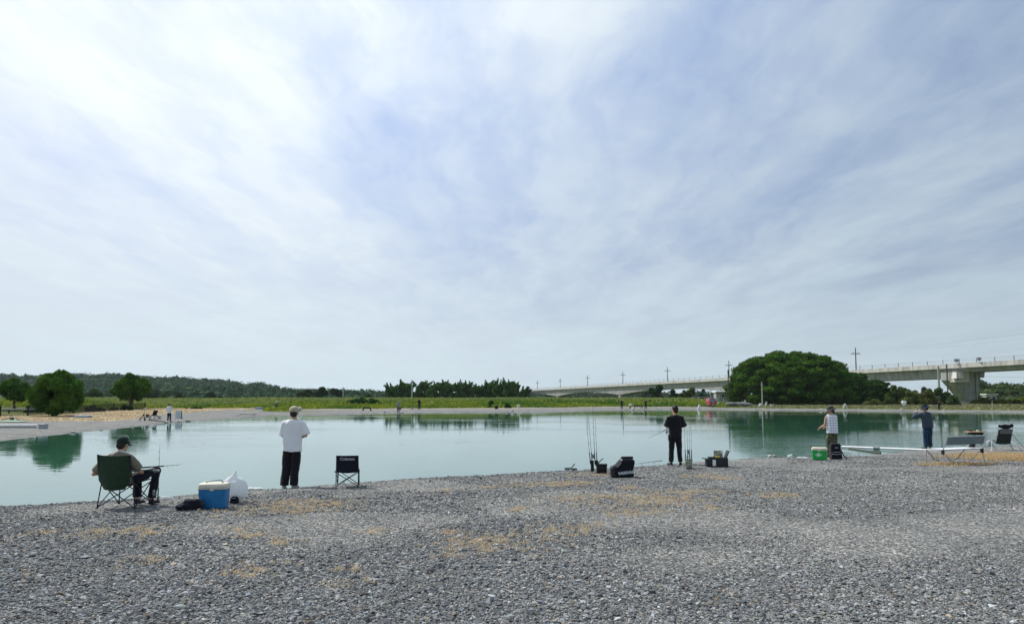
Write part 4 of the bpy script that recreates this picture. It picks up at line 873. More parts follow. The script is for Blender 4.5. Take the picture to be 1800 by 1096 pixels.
h = MB(); h.ell(P3(0, -.07, -.06), (.05, .035, .07), M3_); h.build('hair', HAIR, p3)
# 4 navy, arms raised to the face
g = G(1631, 789); J = stand(hip=(.03, 0), lf=(-.07, 0), rf=(.12, .02), tilt=.35, face=(-.6, .8, 0), hx=-.03, lean=.05, la=[(-.20, .06, 1.38), (-.36, .22, 1.27), (-.20, .34, 1.44)], ra=[(.17, .05, 1.39), (.12, .28, 1.22), (-.12, .36, 1.40)])
p4, P4, M4 = person('angler in navy clothes and a dark bucket hat with both hands raised to the face', tuple(g), R(6), J, shirt=JACKET, trousers=NAVY, shoe=DARKSHOE, headwear=('hat', NAVYH), sleeve=.9, shirt_hem=.84, shirt_w=2.3, trouser_w=1.7, s=1.03)
b = MB(); b.rbox((-.24, .37, 1.42), (.09, .05, .07), .015); o = b.build('held_cloth', WHITE_TEE, None, bevel=.004, remesh=.01, smoothit=1, wrinkle=.006, wscale=30); o.matrix_world = Matrix.Translation(g) @ Matrix.Rotation(R(6), 4, 'Z'); tag(o, 'small white cloth held up by the navy-clad angler', 'cloth')
# 5 seated in the green chair
GS = G(206, 893); CHZ = R(-8)
TAUPE = cloth('taupe_cloth', (.20, .17, .13, 1)); CAPG = cloth('dark_green_cloth', (.012, .03, .022, 1)); DKTR = cloth('dark_trouser_cloth', (.014, .016, .026, 1))
J = dict(pelvis=(0, .10, .46), waist=(0, .08, .60), chest=(0, .04, .78), shoulders=(0, .03, .91), neck=(0, .055, .98), head=(0, .09, 1.075), face=(0.02, 1, 0), tilt=.35, right=(1, 0, 0),
         larm=[(-.22, 0, .87), (-.50, .05, .57), (-.30, .30, .58)], rarm=[(.20, 0, .88), (.30, .14, .62), (.22, .36, .56)],
         lleg=[(-.09, .15, .45), (-.02, .55, .50), (.02, .50, .085), (.02, .9, 0)], rleg=[(.10, .15, .45), (.37, .50, .60), (.26, .55, .085), (.30, .9, 0)])
p5, P5, M5 = person('seated man in a dark cap and taupe shirt leaning back in the green camping chair', tuple(GS), CHZ, J, skin=SKIN, shirt=TAUPE, trousers=DKTR, shoe=DARKSHOE, headwear=('cap', CAPG), sleeve=.42, shirt_w=1.1, trouser_w=1.0, shirt_hem=.4, leg_hem=.12, s=1.0)
b = MB(); b.path([P5(.097 * math.cos(a), -.02 + .01, .05 + .1 * math.sin(a)) for a in [math.pi * k / 10 for k in range(11)]], .006, 6); b.build('headband', STEEL, p5)
b = MB(); torso_rings(b, [(0, .03, .915), (0, .045, .95), (0, .06, .975)], [(.13, .09), (.085, .075), (.07, .07)], (1, 0, 0)); b.build('towel', cloth('cream_towel', (.62, .56, .48, 1)), p5, sub=1)
# far people: same builder, coarser
def far_person(label, px, py, hgt, shirt, trousers, face=(0, -1, 0), hat=None, rz=0.0, arms=None, Y=None, pose=None, skin=SKIN):
    g = G(px, py) if Y is None else on_ground(at_y(px, py, Y).x, Y); J = pose or stand(face=face, **(arms or {}))
    return person(label, tuple(g), rz, J, skin=skin, shirt=shirt, trousers=trousers, shoe=DARKSHOE, headwear=hat, sleeve=.5, vox=.022, s=hgt / 1.72, lowres=True)
far_person('angler in a white T-shirt and dark trousers standing on the left bank', 297, 740.5, 1.55, WHITE_TEE, DKTR, face=(.6, .4, 0), arms=dict(ra=[(.19, 0, 1.40), (.26, .12, 1.14), (.30, .32, 1.2)]))
far_person('dark-clad angler with one arm out on the far bank, left of the group', 1093, 718.4, 1.75, cloth('dark_green_shirt', (.02, .045, .035, 1)), DKTR, face=(1, 0, 0), arms=dict(ra=[(.19, 0, 1.40), (.33, .02, 1.25), (.52, .05, 1.42)]))
far_person('dark-clad angler standing right of the rod rack on the far bank', 1135, 718.2, 1.7, cloth('black_green_shirt', (.015, .03, .022, 1)), DKTR, face=(-1, 0, 0), arms=dict(la=[(-.19, 0, 1.38), (-.33, .02, 1.2), (-.50, .05, 1.25)], lean=.03))
far_person('dark-clad angler standing beside the pale recliner on the far bank', 737, 719.5, 1.75, BLACKC, DKTR, face=(-1, 0, 0), arms=dict(la=[(-.19, 0, 1.38), (-.3, .02, 1.15), (-.42, .05, 1.12)], hx=-.08))
far_person('person in grey with a pale cap near the water on the far left bank', 700, 724.5, 1.6, cloth('grey_shirt', (.25, .25, .24, 1)), DKTR, face=(1, 0, 0), hat=('cap', KHAKI))
SEAT = dict(pelvis=(0, 0, .42), waist=(0, -.03, .56), chest=(0, -.02, .74), shoulders=(0, 0, .88), neck=(0, .01, .95), head=(0, .04, 1.05), face=(1, .3, 0), tilt=.2, larm=[(-.19, 0, .85), (-.25, .1, .62), (-.12, .3, .55)], rarm=[(.19, 0, .85), (.25, .1, .62), (.12, .3, .55)], lleg=[(-.09, 0, .42), (-.1, .42, .45), (-.1, .4, .085), (-.1, .8, 0)], rleg=[(.09, 0, .42), (.1, .42, .45), (.1, .4, .085), (.1, .8, 0)])
far_person('small seated person in pale top on the far bank left of the rod rack', 1108.5, 717.6, 1.7, cloth('cream_shirt', (.72, .70, .62, 1)), DKTR, pose=SEAT)
far_person('seated person with a pale hat beside the white bucket', 485.5, 718, 1.7, cloth('grey_green_shirt', (.10, .13, .12, 1)), DKTR, pose=SEAT, hat=('hat', cloth('pale_hat', (.6, .62, .5, 1))))
far_person('dark-clad angler standing in front of the bushes at the right bank', 1651, 720.5, 1.45, BLACKC, DKTR, face=(0, -1, 0))
# ------------------------------------------------------------------ the anglers' gear on the near bank
def X(v): return Vector(v)
GREENF = cloth('green_fabric', (.018, .042, .022, 1)); NAVYF = cloth('navy_black_fabric', (.010, .012, .022, 1)); BLKF = cloth('black_fabric', (.010, .011, .016, 1)); TUBE = mat('dark_tube', (.03, .03, .04, 1), .45, metal=.4); ALU = mat('aluminium', (.45, .46, .48, 1), .4, metal=.6)
BLUEP = mat('blue_plastic', (.010, .16, .38, 1), .45, spec=.4, noise=.16); CREAMP = mat('cream_plastic', (.62, .58, .47, 1), .5, noise=.05); GREENP = mat('green_plastic', (.01, .36, .06, 1), .45, spec=.4, noise=.12); BLKP = mat('black_plastic', (.013, .014, .017, 1), .45, spec=.4); GREYP = mat('grey_plastic', (.2, .22, .23, 1), .5); WHITEP = mat('white_plastic', (.78, .79, .80, 1), .45, noise=.05); LOGO = mat('grey_print', (.42, .42, .45, 1), .6); WHITEPR = mat('white_print', (.7, .72, .75, 1), .6); PALEPRINT = mat('pale_print', (.75, .88, .78, 1), .6)
def plastic_film():
    m = mat('plastic_film', (.80, .82, .84, 1), .35, spec=.5, noise=.04); nt = m.node_tree; t = nt.nodes.new('ShaderNodeBsdfTranslucent'); t.inputs[0].default_value = (.8, .84, .86, 1); mx = nt.nodes.new('ShaderNodeMixShader'); mx.inputs[0].default_value = .4
    nt.links.new(nt.nodes['Principled BSDF'].outputs[0], mx.inputs[1]); nt.links.new(t.outputs[0], mx.inputs[2]); nt.links.new(mx.outputs[0], nt.nodes['Material Output'].inputs[0]); return m
FILM = plastic_film(); CORK = mat('cork', (.35, .22, .12, 1), .8); BLANK = mat('rod_blank', (.035, .04, .042, 1), .35, spec=.5)
def rod(label, a, b, handle=.42, reel=True, thick=.006, group=None, reel_side=1, grip=None):
    """fishing rod from butt a to tip b (world)"""
    a = X(a); b = X(b); L_ = (b - a).length; d = (b - a) / L_; t = thing('fishing_rod', label, 'fishing rod', tuple(a), 0, group)
    m = MB(); m.path([d * handle * .2, d * L_], [thick, thick * .35], 8); m.build('blank', BLANK, t)
    m = MB(); m.path([X((0, 0, 0)), d * .02, d * handle * .35, d * handle * .45, d * handle], [.013, .015, .013, .010, .011], 10); m.build('handle', grip or BLKP, t)
    sd = d.cross(X((0, 1, 0))); sd = (sd if sd.length > .2 else X((1, 0, 0))).normalized() * reel_side
    for k in (.35, .5, .63, .76, .88):
        m = MB(); c = d * (L_ * k) + sd * .014; m.path([c + sd * .01 * math.cos(q) + d * .01 * math.sin(q) for q in [2 * math.pi * i / 10 for i in range(11)]], .0016, 5); m.build('guide', TUBE, t)
    if reel:
        c = d * handle * .55; m = MB(); m.tube(c, c + sd * .055, .006); m.ell(c + sd * .07, (.026, .026, .026)); m.tube(c + sd * .075, c + sd * .075 + d * .06, .026, .024, 12); m.path([c + sd * .07, c + sd * .07 - d.cross(sd) * .05, c + sd * .10 - d.cross(sd) * .05], .004, 6); rl = m.build('reel', GREYP, t)
        m = MB(); m.tube(c + sd * .075 + d * .05, c + sd * .075 + d * .085, .022, .018, 12); m.build('spool', ALU, rl)
    return t
# green folding camping chair
def camp_chair():
    t = thing('camping_chair', 'green fabric camping chair with crossed legs carrying the seated man', 'chair', tuple(GS), CHZ)
    g = []
    for j in range(9):
        k = j / 8; z = .90 - .56 * k; w = .315 * (1 - .10 * k) if k < .75 else .315 * (1 - .10 * k - .9 * (k - .75) * 1.2)
        g.append([(w * u, -.13 + .04 * k - .075 * (1 - u * u) * (.5 + k * .5), z + .02 * abs(u) ** 3 * (1 - k) - (.0 if k < .9 else .02 * (1 - u * u))) for u in [i / 6 - 1 for i in range(13)]])
    MB().sheet(g, .008).build('backrest', GREENF, t, wrinkle=.006, wscale=14)
    g = [[(.27 * u, -.07 + .58 * k, .40 + .05 * k - .06 * (1 - u * u) * math.sin(math.pi * min(1, k + .15))) for u in [i / 4 - 1 for i in range(9)]] for k in [j / 6 for j in range(7)]]
    MB().sheet(g, .008).build('seat', GREENF, t)
    for s in (-1, 1):
        MB().path([(s * .35, -.04, 0), (s * .30, -.01, .44), (s * .285, -.12, .66), (s * .275, -.155, .92)], .010, 8).build('back_post', TUBE, t)
        MB().path([(s * .33, .50, 0), (s * .30, .48, .42), (s * .31, .47, .62)], .010, 8).build('front_post', TUBE, t)
        MB().sheet([[(s * (.30 + dx), yy, .63 + .015 * math.cos(yy * 6)) for dx in (-.03, 0, .03)] for yy in (-.09, .05, .2, .35, .48)], .012).build('armrest', GREENF, t)
        for a, b in (((s * .34, -.03, .02), (-s * .30, .0, .42)), ((s * .33, .5, .02), (-s * .30, .48, .42)), ((s * .345, -.03, .03), (s * .30, .48, .43)), ((s * .33, .49, .03), (s * .30, .0, .44))):
            MB().tube(a, b, .009).build('cross_leg', TUBE, t)
        for y_ in (-.04, .5): MB().ell((s * (.35 if y_ < 0 else .33), y_, .012), (.022, .022, .016)).build('foot', BLKP, t)
camp_chair()
c5 = Matrix.Translation(GS) @ Matrix.Rotation(CHZ, 4, 'Z')
rod('fishing rod with a reel held across the knees of the seated man', c5 @ X((.22, .30, .665)), c5 @ X((.78, .62, .70)), .36, reel_side=-1)
rod('thin upright fishing rod beside the seated man with its reel near the ground', c5 @ X((.47, .42, .05)), c5 @ X((.39, .55, 1.05)), .25)
# crumpled clear bottle
def bottle(px, py, label):
    g = G(px, py); t = thing('plastic_bottle', label, 'bottle', tuple(g), R(10)); b = MB(); b.path([(-.10, 0, .035), (-.09, 0, .035), (.05, 0, .034), (.09, 0, .034), (.11, 0, .034)], [.01, .034, .032, .016, .014], 12); b.build('bottle_body', FILM, t, wrinkle=.006, wscale=30)
    MB().tube((.11, 0, .034), (.13, 0, .034), .016, n=10).build('bottle_cap', WHITEP, t)
bottle(292, 878, 'crumpled clear plastic bottle lying right of the seated man')
# navy bag
g = G(332, 897); t = thing('fabric_bag', 'flat black and navy fabric bag lying left of the blue cooler', 'bag', tuple(g), R(12)); b = MB(); b.ell((0, .12, .07), (.23, .13, .07)); b.rbox((.03, .12, .10), (.34, .22, .15), .05, top=.8); b.ell((-.16, .1, .05), (.08, .10, .05)); b.build('bag_body', NAVYF, t, remesh=.012, smoothit=3, wrinkle=.02, wscale=9, wstretch=(1, 1, 1)); MB().path([(-.1, .02, .12), (-.05, -.02, .17), (.04, -.02, .17), (.09, .02, .13)], .009, 6).build('strap', BLKF, t)
# blue cooler
def cooler(px, py, rz, dims, body, label, handle=True, marks=False):
    g = G(px, py); w, d, h = dims; t = thing('cool_box', label, 'cool box', tuple(g), rz)
    MB().rbox((0, 0, h * .40), (w * .93, d * .93, h * .8), .035, top=1.07).build('box', body, t)
    l = MB().rbox((0, 0, h * .8 + h * .095), (w * 1.03, d * 1.05, h * .17), .04, top=.97).build('lid', CREAMP, t)
    MB().rbox((0, 0, h * .8 - .004), (w * 1.045, d * 1.065, .022), .04).build('rim', CREAMP, t)
    if handle: MB().path([(-w * .3, 0, h * .97), (-w * .28, 0, h * 1.02), (0, 0, h * 1.08), (w * .22, 0, h * 1.1), (w * .30, 0, h * 1.0), (w * .31, 0, h * .95)] if handle == 1 else [(-w * .54, -.02, h * .62), (-w * .56, -.05, h * .5), (w * .0, -d * .6, h * .42), (w * .56, -.05, h * .5), (w * .54, -.02, h * .62)], .009, 8).build('carry_handle', GREYP, t)
    MB().rbox((0, -d * .54, h * .78), (.07, .02, .06), .008).build('latch', CREAMP, t)
    if marks:
        b = MB()
        for (x, z, ww, hh, a) in ((-.02, .205, .05, .014, 30), (.0, .19, .09, .02, -8), (-.06, .165, .10, .018, 2), (.03, .16, .12, .02, -3), (-.03, .13, .07, .022, 4), (.02, .118, .05, .012, 0)): b.box((x - .02, -d * .49 - .004, z), (ww, .004, hh), Matrix.Rotation(R(a), 3, 'Y'))
        b.build('printed_emblem', PALEPRINT, t)
    return t
cooler(376, 892, R(7), (.46, .31, .43), BLUEP, 'blue cool box with a cream lid standing on the gravel near the seated man', 1)
cooler(1441, 807.5, R(-24), (.44, .32, .39), GREENP, 'bright green cool box with a cream lid beside the black backpack', 0, True)
MB().path([X((.225, -.17, .27)), X((.18, -.185, .16)), X((.21, -.18, .02))], .006, 6)
# white plastic carrier bag on a dark pouch
gb = G(404, 886); t = thing('plastic_bag', 'bulging white plastic carrier bag with a tied peak behind the blue cool box', 'plastic bag', (gb.x, gb.y + .28, gb.z), R(5)); b = MB()
b.ell((.0, 0, .25), (.20, .14, .19)); b.ell((.08, 0, .16), (.13, .12, .12)); b.ell((-.08, 0, .34), (.14, .1, .12)); b.path([(-.06, 0, .40), (-.03, 0, .50), (.0, .0, .57)], [.09, .035, .008], 10); b.build('bag_film', FILM, t, remesh=.012, smoothit=2, wrinkle=.024, wscale=7, wstretch=(1, 1, 1))
g = G(409, 885); t = thing('black_pouch', 'small black pouch under the white plastic bag', 'pouch', tuple(g)); b = MB(); b.rbox((0, .08, .06), (.14, .16, .12), .04, top=.85); b.build('pouch_body', BLKF, t, remesh=.01, smoothit=2, wrinkle=.008); MB().tube((-.05, 0, .1), (.05, 0, .1), .008).build('zip', GREYP, t)
def litter(name, px, py, w, d, h, label, m=None, cat='litter', rz=0.0, seed=1):
    g = G(px, py); b = MB(); random.seed(seed)
    b.ell((0, 0, h * .4), (w * .5, d * .5, h * .5)); b.ell((w * .2, d * .1, h * .5), (w * .22, d * .4, h * .5)); b.ell((-w * .28, 0, h * .3), (w * .2, d * .3, h * .4))
    o = b.build(name, m or FILM, None, remesh=max(.012, w * .04), smoothit=2, wrinkle=h * .35, wscale=4 / max(w, .1), wstretch=(1, 1, 1)); o.location = tuple(g); o.rotation_euler = (0, 0, rz); tag(o, label, cat); return o
litter('plastic_sheet', 449, 860, .42, .16, .06, 'flat white plastic sheet at the water edge between cool box and white-shirted man')
litter('plastic_scrap', 1353, 801.5, .13, .1, .06, 'white scrap floating at the edge, leftmost of the litter before the green cool box')
litter('pink_scrap', 1361, 801.5, .14, .1, .06, 'pinkish scrap floating beside the white one at the water edge', mat('pink_film', (.6, .38, .36, 1), .6))
litter('plastic_scrap', 1389, 803, .18, .14, .10, 'rounded white plastic lump in the water left of the green cool box')
litter('plastic_sheet', 1412, 805.5, .42, .2, .06, 'flat white plastic sheet touching the green cool box')
# black folding chair
def folding_chair():
    t = thing('folding_chair', 'small empty black folding chair right of the white-shirted man', 'chair', tuple(G(610, 855.5)), R(7)); 
    g = [[(.235 * u * (1 - .04 * k), -.02 - .03 * (1 - u * u), .67 - .36 * k) for u in [i / 4 - 1 for i in range(9)]] for k in [j / 5 for j in range(6)]]
    MB().sheet(g, .016).build('backrest', NAVYF, t, wrinkle=.004, wscale=14); MB().sheet([[(.22 * u, -.02 + .36 * k, .33 - .03 * (1 - u * u)) for u in (-1, -.5, 0, .5, 1)] for k in (0, .33, .66, 1)], .012).build('seat', NAVYF, t)
    text_mesh('brand_lettering', 'Coleman', .085, LOGO, t, (.0, -.062, .60), (R(90), 0, 0), .002, .15, .002)
    for s in (-1, 1):
        MB().path([(s * .235, -.03, 0), (s * .235, 0, .30), (s * .225, -.02, .66)], .010, 8).build('back_post', ALU if s < 0 else TUBE, t); MB().tube((s * .23, .32, 0), (s * .22, .34, .36), .010).build('front_post', TUBE, t)
        for a, b in (((s * .235, -.02, .02), (-s * .22, .0, .30)), ((s * .23, .32, .02), (-s * .22, .33, .32)), ((s * .235, -.02, .02), (s * .225, .33, .32)), ((s * .23, .32, .02), (s * .23, .0, .32))): MB().tube(a, b, .008).build('cross_leg', TUBE, t)
        MB().rbox((s * .245, .02, .33), (.04, .06, .035), .01).build('joint', BLKP, t)
folding_chair()
# low tray with a handle
g = G(1003, 826); t = thing('bait_tray', 'low grey tray with a dark slanting handle at the water edge', 'tray', tuple(g), R(-4)); MB().rbox((-.09, .06, .045), (.17, .14, .07), .02).build('tray', GREYP, t); MB().rbox((.10, .06, .03), (.17, .12, .05), .02).build('side_tray', mat('dark_grey_plastic', (.07, .08, .08, 1), .5), t); MB().path([(-.01, .05, .04), (.03, .05, .07), (.11, .05, .17), (.13, .05, .18)], [.012, .014, .015, .010], 8).build('slanting_handle', BLKP, t)
# tackle box with rod tubes and four upright rods
g = G(1053, 832); TB = g.copy(); t = thing('tackle_box', 'black tackle box with rod tubes holding four upright rods', 'tackle box', tuple(g), R(-4))
MB().rbox((.07, .1, .11), (.25, .22, .20), .025, top=1.1).build('box', BLKP, t); l = MB().rbox((.07, .1, .225), (.29, .25, .035), .03).build('lid', BLKP, t); MB().path([(-.02, .1, .24), (.02, .1, .30), (.10, .1, .37), (.12, .1, .38)], [.012, .013, .014, .01], 8).build('lid_arm', BLKP, t)
for x in (-.185, -.145, -.075, -.035): MB().tube((x, .06, .05 if x < -.1 else .2), (x - .003, .06, .33), .022, n=12).build('rod_tube', BLKP, t)
MB().path([(-.16, .06, .03), (-.12, .06, .01), (-.05, .05, .05)], .010, 8).build('support_foot', GREYP, t)
for i, (bx, tx, ty) in enumerate(((1038, 1028, 712), (1041, 1033.5, 714), (1046, 1041.5, 711), (1049.5, 1045.5, 714))):
    a = at_y(bx, 815, TB.y + .06); b_ = at_y(tx, ty, TB.y + .10 + .05 * i); rod(('leftmost', 'second from left', 'third and thickest', 'rightmost')[i] + ' of the four upright rods in the black tackle box', a, b_, .3, reel=i in (0, 3), thick=.007 if i == 2 else .0055, group='upright rods in the black tackle box', reel_side=-1 if i == 0 else 1)
# black seat bag with lettering
g = G(1096, 839); t = thing('tackle_bag', 'tall black tackle bag with white lettering and a roll on top', 'bag', tuple(g), R(3))
prof = [(-.27, .03), (-.20, .0), (.24, .0), (.26, .05), (.25, .20), (.28, .34), (.28, .40), (.25, .43), (-.02, .43), (-.09, .36), (-.17, .27), (-.28, .24)]
b = MB(); b.loft([[X((x, y_, z)) for x, z in prof] for y_ in (0, .30)]); b.build('bag_body', BLKF, t, smooth=False, bevel=.018)
MB().path([(-.04, .1, .465), (-.02, .1, .465), (.24, .1, .465), (.26, .1, .465)], [.02, .035, .035, .02], 12).build('rolled_mat', BLKP, t); MB().rbox((-.25, .1, .13), (.09, .22, .22), .02).build('side_pocket', BLKP, t); MB().path([(-.02, .02, .41), (-.09, -.01, .31), (-.16, -.01, .25)], .010, 8).build('edge_strap', GREYP, t); MB().ell((-.04, .01, .42), (.022, .02, .02)).build('buckle', WHITEP, t); MB().ell((-.22, .06, .28), (.03, .03, .03)).build('knob', GREYP, t)
text_mesh('brand_lettering', 'VARIVAS', .098, WHITEPR, t, (.05, -.024, .115), (R(90), R(-6), 0), .002, .2, .003)
# rod on low rests
a = G(1164, 814, .09); b_ = G(1116, 818.5, .06); rod('fishing rod resting low over the gravel left of the black-clad man', a, b_, .34, reel=False, thick=.009, grip=GREYP)
for (px_, py_) in ((1150, 817), (1128, 819)):
    g = G(px_, py_); t = thing('rod_rest', 'short forked rod rest under the lying rod, %s one' % ('right' if px_ > 1140 else 'left'), 'rod rest', tuple(g), 0, 'rod rests'); MB().tube((0, 0, -.03), (0, 0, .07), .005).build('stake', ALU, t); MB().path([(-.02, 0, .09), (-.012, 0, .07), (.012, 0, .07), (.02, 0, .09)], .004, 6).build('fork', BLKP, t)
# rod of the man in black
h2 = Matrix.Translation(p2.location) @ Matrix.Rotation(R(2), 4, 'Z') @ X((-.10, .30, 1.09)); rod('long thin fishing rod held by the man in black, pointing left over the water', h2, at_y(1140, 769.5, h2.y + .9), .3, reel_side=1)
MB().tube((-.25, .05, 1.12), (-.245, .05, .88), .006).build('lanyard', BLKF, p2)
# camouflage rod holder
g = G(1212, 824.5); t = thing('rod_holder', 'camouflage-patterned rod holder bucket with upright rods beside the man in black', 'rod holder', tuple(g), R(3)); MB().path([(0, .08, .03), (0, .08, .05), (0, .08, .16), (0, .08, .27)], [.08, .095, .10, .105], 16).build('bucket', camo('green_camouflage', [(.04, .055, .035, 1), (.16, .19, .13, 1), (.32, .36, .28, 1), (.08, .11, .07, 1)], 16), t)
MB().path([(0, .08, 0), (0, .08, .04)], .085, 16).build('base', BLKP, t)
for s, m_ in ((-1, WHITEP), (1, BLKP)): MB().tube((s * .05, .04, .07), (s * .12, 0, .0), .007).build('stay', m_, t)
for x in (-.08, -.03, .03, .08): MB().tube((x, .08, .25), (x, .08, .34), .016, n=10).build('rod_tube', GREYP, t)
for i, (bx, tx, ty) in enumerate(((1205, 1202, 726), (1209, 1206.5, 718), (1212, 1211, 722), (1215.5, 1214.5, 720))):
    a = at_y(bx, 804, g.y + .08); rod(('leftmost', 'second', 'third', 'rightmost')[i] + ' of the thin rods standing in the camouflage holder', a, at_y(tx, ty, g.y + .1 + .04 * i), .22, reel=i == 3, thick=.0045, group='rods in the camouflage holder')
# open tackle box
g = G(1261, 820.5); OB = g; t = thing('tackle_box', 'open black tackle box with a patterned case and a white paper stuck on its side', 'tackle box', tuple(g), R(-3))
MB().rbox((-.17, .12, .12), (.25, .26, .22), .02).build('left_box', BLKP, t); MB().rbox((.13, .12, .135), (.34, .30, .26), .025).build('right_box', BLKP, t); MB().box((.29, .12, .36), (.03, .28, .20), Matrix.Rotation(R(22), 3, 'Y')).build('open_lid', BLKP, t); MB().box((-.31, .12, .225), (.14, .22, .02), Matrix.Rotation(R(10), 3, 'Y')).build('side_flap', BLKP, t)
MB().rbox((-.12, .12, .255), (.22, .2, .05), .02).build('folded_cloth', cloth('dark_green_folded', (.03, .05, .035, 1)), t); MB().box((-.085, -.012, .12), (.09, .004, .17)).build('white_paper', WHITEP, t)
c_ = G(1261, 820.5); tt_ = thing('lure_case', 'patterned grey-green lure case standing open in the black tackle box', 'case', (c_.x + .07, c_.y + .16, c_.z + .262), R(-3)); MB().rbox((0, 0, .095), (.25, .04, .19), .01).build('case_shell', camo('patterned_case', [(.05, .06, .05, 1), (.2, .21, .17, 1), (.42, .42, .36, 1), (.12, .12, .10, 1)], 22), tt_); MB().ell((.09, -.03, .14), (.026, .012, .03)).build('round_label', WHITEP, tt_)
o = MB().rbox((0, 0, .02), (.12, .06, .03), .01).build('yellow_lure_box', mat('yellow_plastic', (.6, .5, .02, 1), .5)); o.location = (c_.x + .03, c_.y + .06, c_.z + .262); tag(o, 'small yellow box lying in the open tackle box', 'box')
# backpack
g = G(1471, 807); t = thing('backpack', 'black backpack with grey reflective stripes standing behind the green cool box', 'backpack', tuple(g), R(-4))
MB().rbox((0, .12, .26), (.36, .22, .50), .07, top=.86).build('main_pack', BLKF, t, remesh=.014, smoothit=3, wrinkle=.008); MB().rbox((0, -.0, .13), (.34, .10, .22), .04, top=.95).build('front_pocket', BLKF, t, remesh=.012, smoothit=2); MB().path([(.17, .1, .30), (.24, .05, .12), (.33, 0, .01)], .016, 8, ell=.4).build('hip_strap', BLKF, t)
MB().path([(-.15, -.052, .175), (0, -.058, .160), (.15, -.052, .185)], .008, 6).build('reflective_stripe', LOGO, t); MB().box((.0, .0, .37), (.11, .006, .018)).build('small_print', LOGO, t); MB().box((.0, -.052, .235), (.15, .006, .012)).build('small_print', LOGO, t); MB().path([(-.05, .12, .50), (-.04, .12, .55), (.04, .12, .55), (.05, .12, .50)], .01, 8).build('grab_handle', BLKF, t)
# white pipe from the bank into the water
a = at(1480, 784.5, .06); b_ = at(1656, 791.5, .10); t = thing('white_pipe', 'long white pipe lying from the bank out into the water', 'pipe', tuple(b_)); dd = a - b_
MB().path([X((0, 0, 0)), dd * .3 + X((0, 0, .0)), dd * .62, dd], [.042, .044, .042, .04], 12).build('pipe', WHITEP, t); MB().path([dd * .60, dd * .66], .068, 12).build('joint_collar', GREYP, t)
c1 = at(1492, 787, .03) - b_; c2 = at(1548, 795.5, .03) - b_; MB().path([c1, c1.lerp(c2, .4) - X((0, 0, .01)), c2], .035, 8).build('support_pole', mat('wet_wood', (.07, .075, .06, 1), .6), t)
MB().tube(dd * .33 + X((.1, -.12, -.1)), dd * .33 + X((-.6, -.12, -.1)), .02).build('lower_pole', DKSTEEL, t)
# bench
BG = (G(1661, 817.5) + G(1730, 813)) / 2; BR = R(24); t = thing('folding_bench', 'grey folding bench with an aluminium frame and backrest on the right of the bank', 'bench', tuple(BG), BR); GREYF = cloth('grey_mesh_fabric', (.16, .20, .22, 1)); PALEF = cloth('pale_grey_fabric', (.62, .64, .66, 1))
W2 = .84
MB().sheet([[(-W2 + 2 * W2 * i / 8, .04 + .52 * k, .42 - .025 * math.sin(math.pi * k)) for i in range(9)] for k in (0, .25, .5, .75, 1)], .02).build('seat', PALEF, t)
MB().sheet([[(-W2 + .04 + (2 * W2 - .08) * i / 8, -.03 - .06 * k + .01 * math.sin(i), .56 + .22 * k) for i in range(9)] for k in (0, .5, 1)], .016).build('backrest', GREYF, t)
for s in (-1, 1):
    MB().path([(s * W2, -.02, .0), (s * W2, .06, .40), (s * W2, -.03, .56), (s * W2, -.10, .80)], .014, 8).build('back_leg', ALU, t); MB().path([(s * W2 * .98, .60, .0), (s * W2 * .98, .56, .42), (s * W2, .04, .42)], .014, 8).build('front_leg', ALU, t); MB().rbox((s * W2, .05, .36), (.05, .08, .13), .012).build('joint', BLKP, t)
    MB().path([(s * (W2 - .02), .08, .38), (s * (W2 - .38), .10, .10), (s * (W2 - .52), .10, .08)], .010, 8).build('brace', ALU, t); MB().path([(s * (W2 - .02), .56, .38), (s * (W2 - .36), .56, .10), (s * (W2 - .5), .56, .08)], .010, 8).build('brace', TUBE, t)
MB().tube((-W2, .03, .42), (W2, .03, .42), .013).build('seat_rail', ALU, t); MB().tube((-W2, .57, .42), (W2, .57, .42), .013).build('seat_rail', ALU, t); MB().tube((-W2, -.10, .79), (W2, -.10, .79), .010).build('top_rail', ALU, t)
# rod stand behind the bench
g = G(1709, 789); t = thing('rod_stand', 'small black rod stand with pale splayed legs behind the bench', 'rod stand', tuple(g)); MB().rbox((0, 0, .13), (.17, .16, .18), .03).build('stand_box', BLKP, t)
for s in (-1, 1): MB().tube((s * .08, 0, .2), (s * .30, 0, .0), .012).build('splayed_leg', CREAMP, t)
for i, (bx, by, tx, ty) in enumerate(((1656, 786, 1655, 735), (1703, 780, 1700, 726), (1711, 780, 1707, 724))):
    a = at_y(bx, by, g.y + .05 * i); rod(('left upright rod standing behind the bench', 'middle upright rod standing behind the bench', 'right upright rod standing behind the bench')[i], a, at_y(tx, ty, g.y + .1 + .06 * i), .3, reel=i == 1, thick=.006, group='upright rods behind the bench')
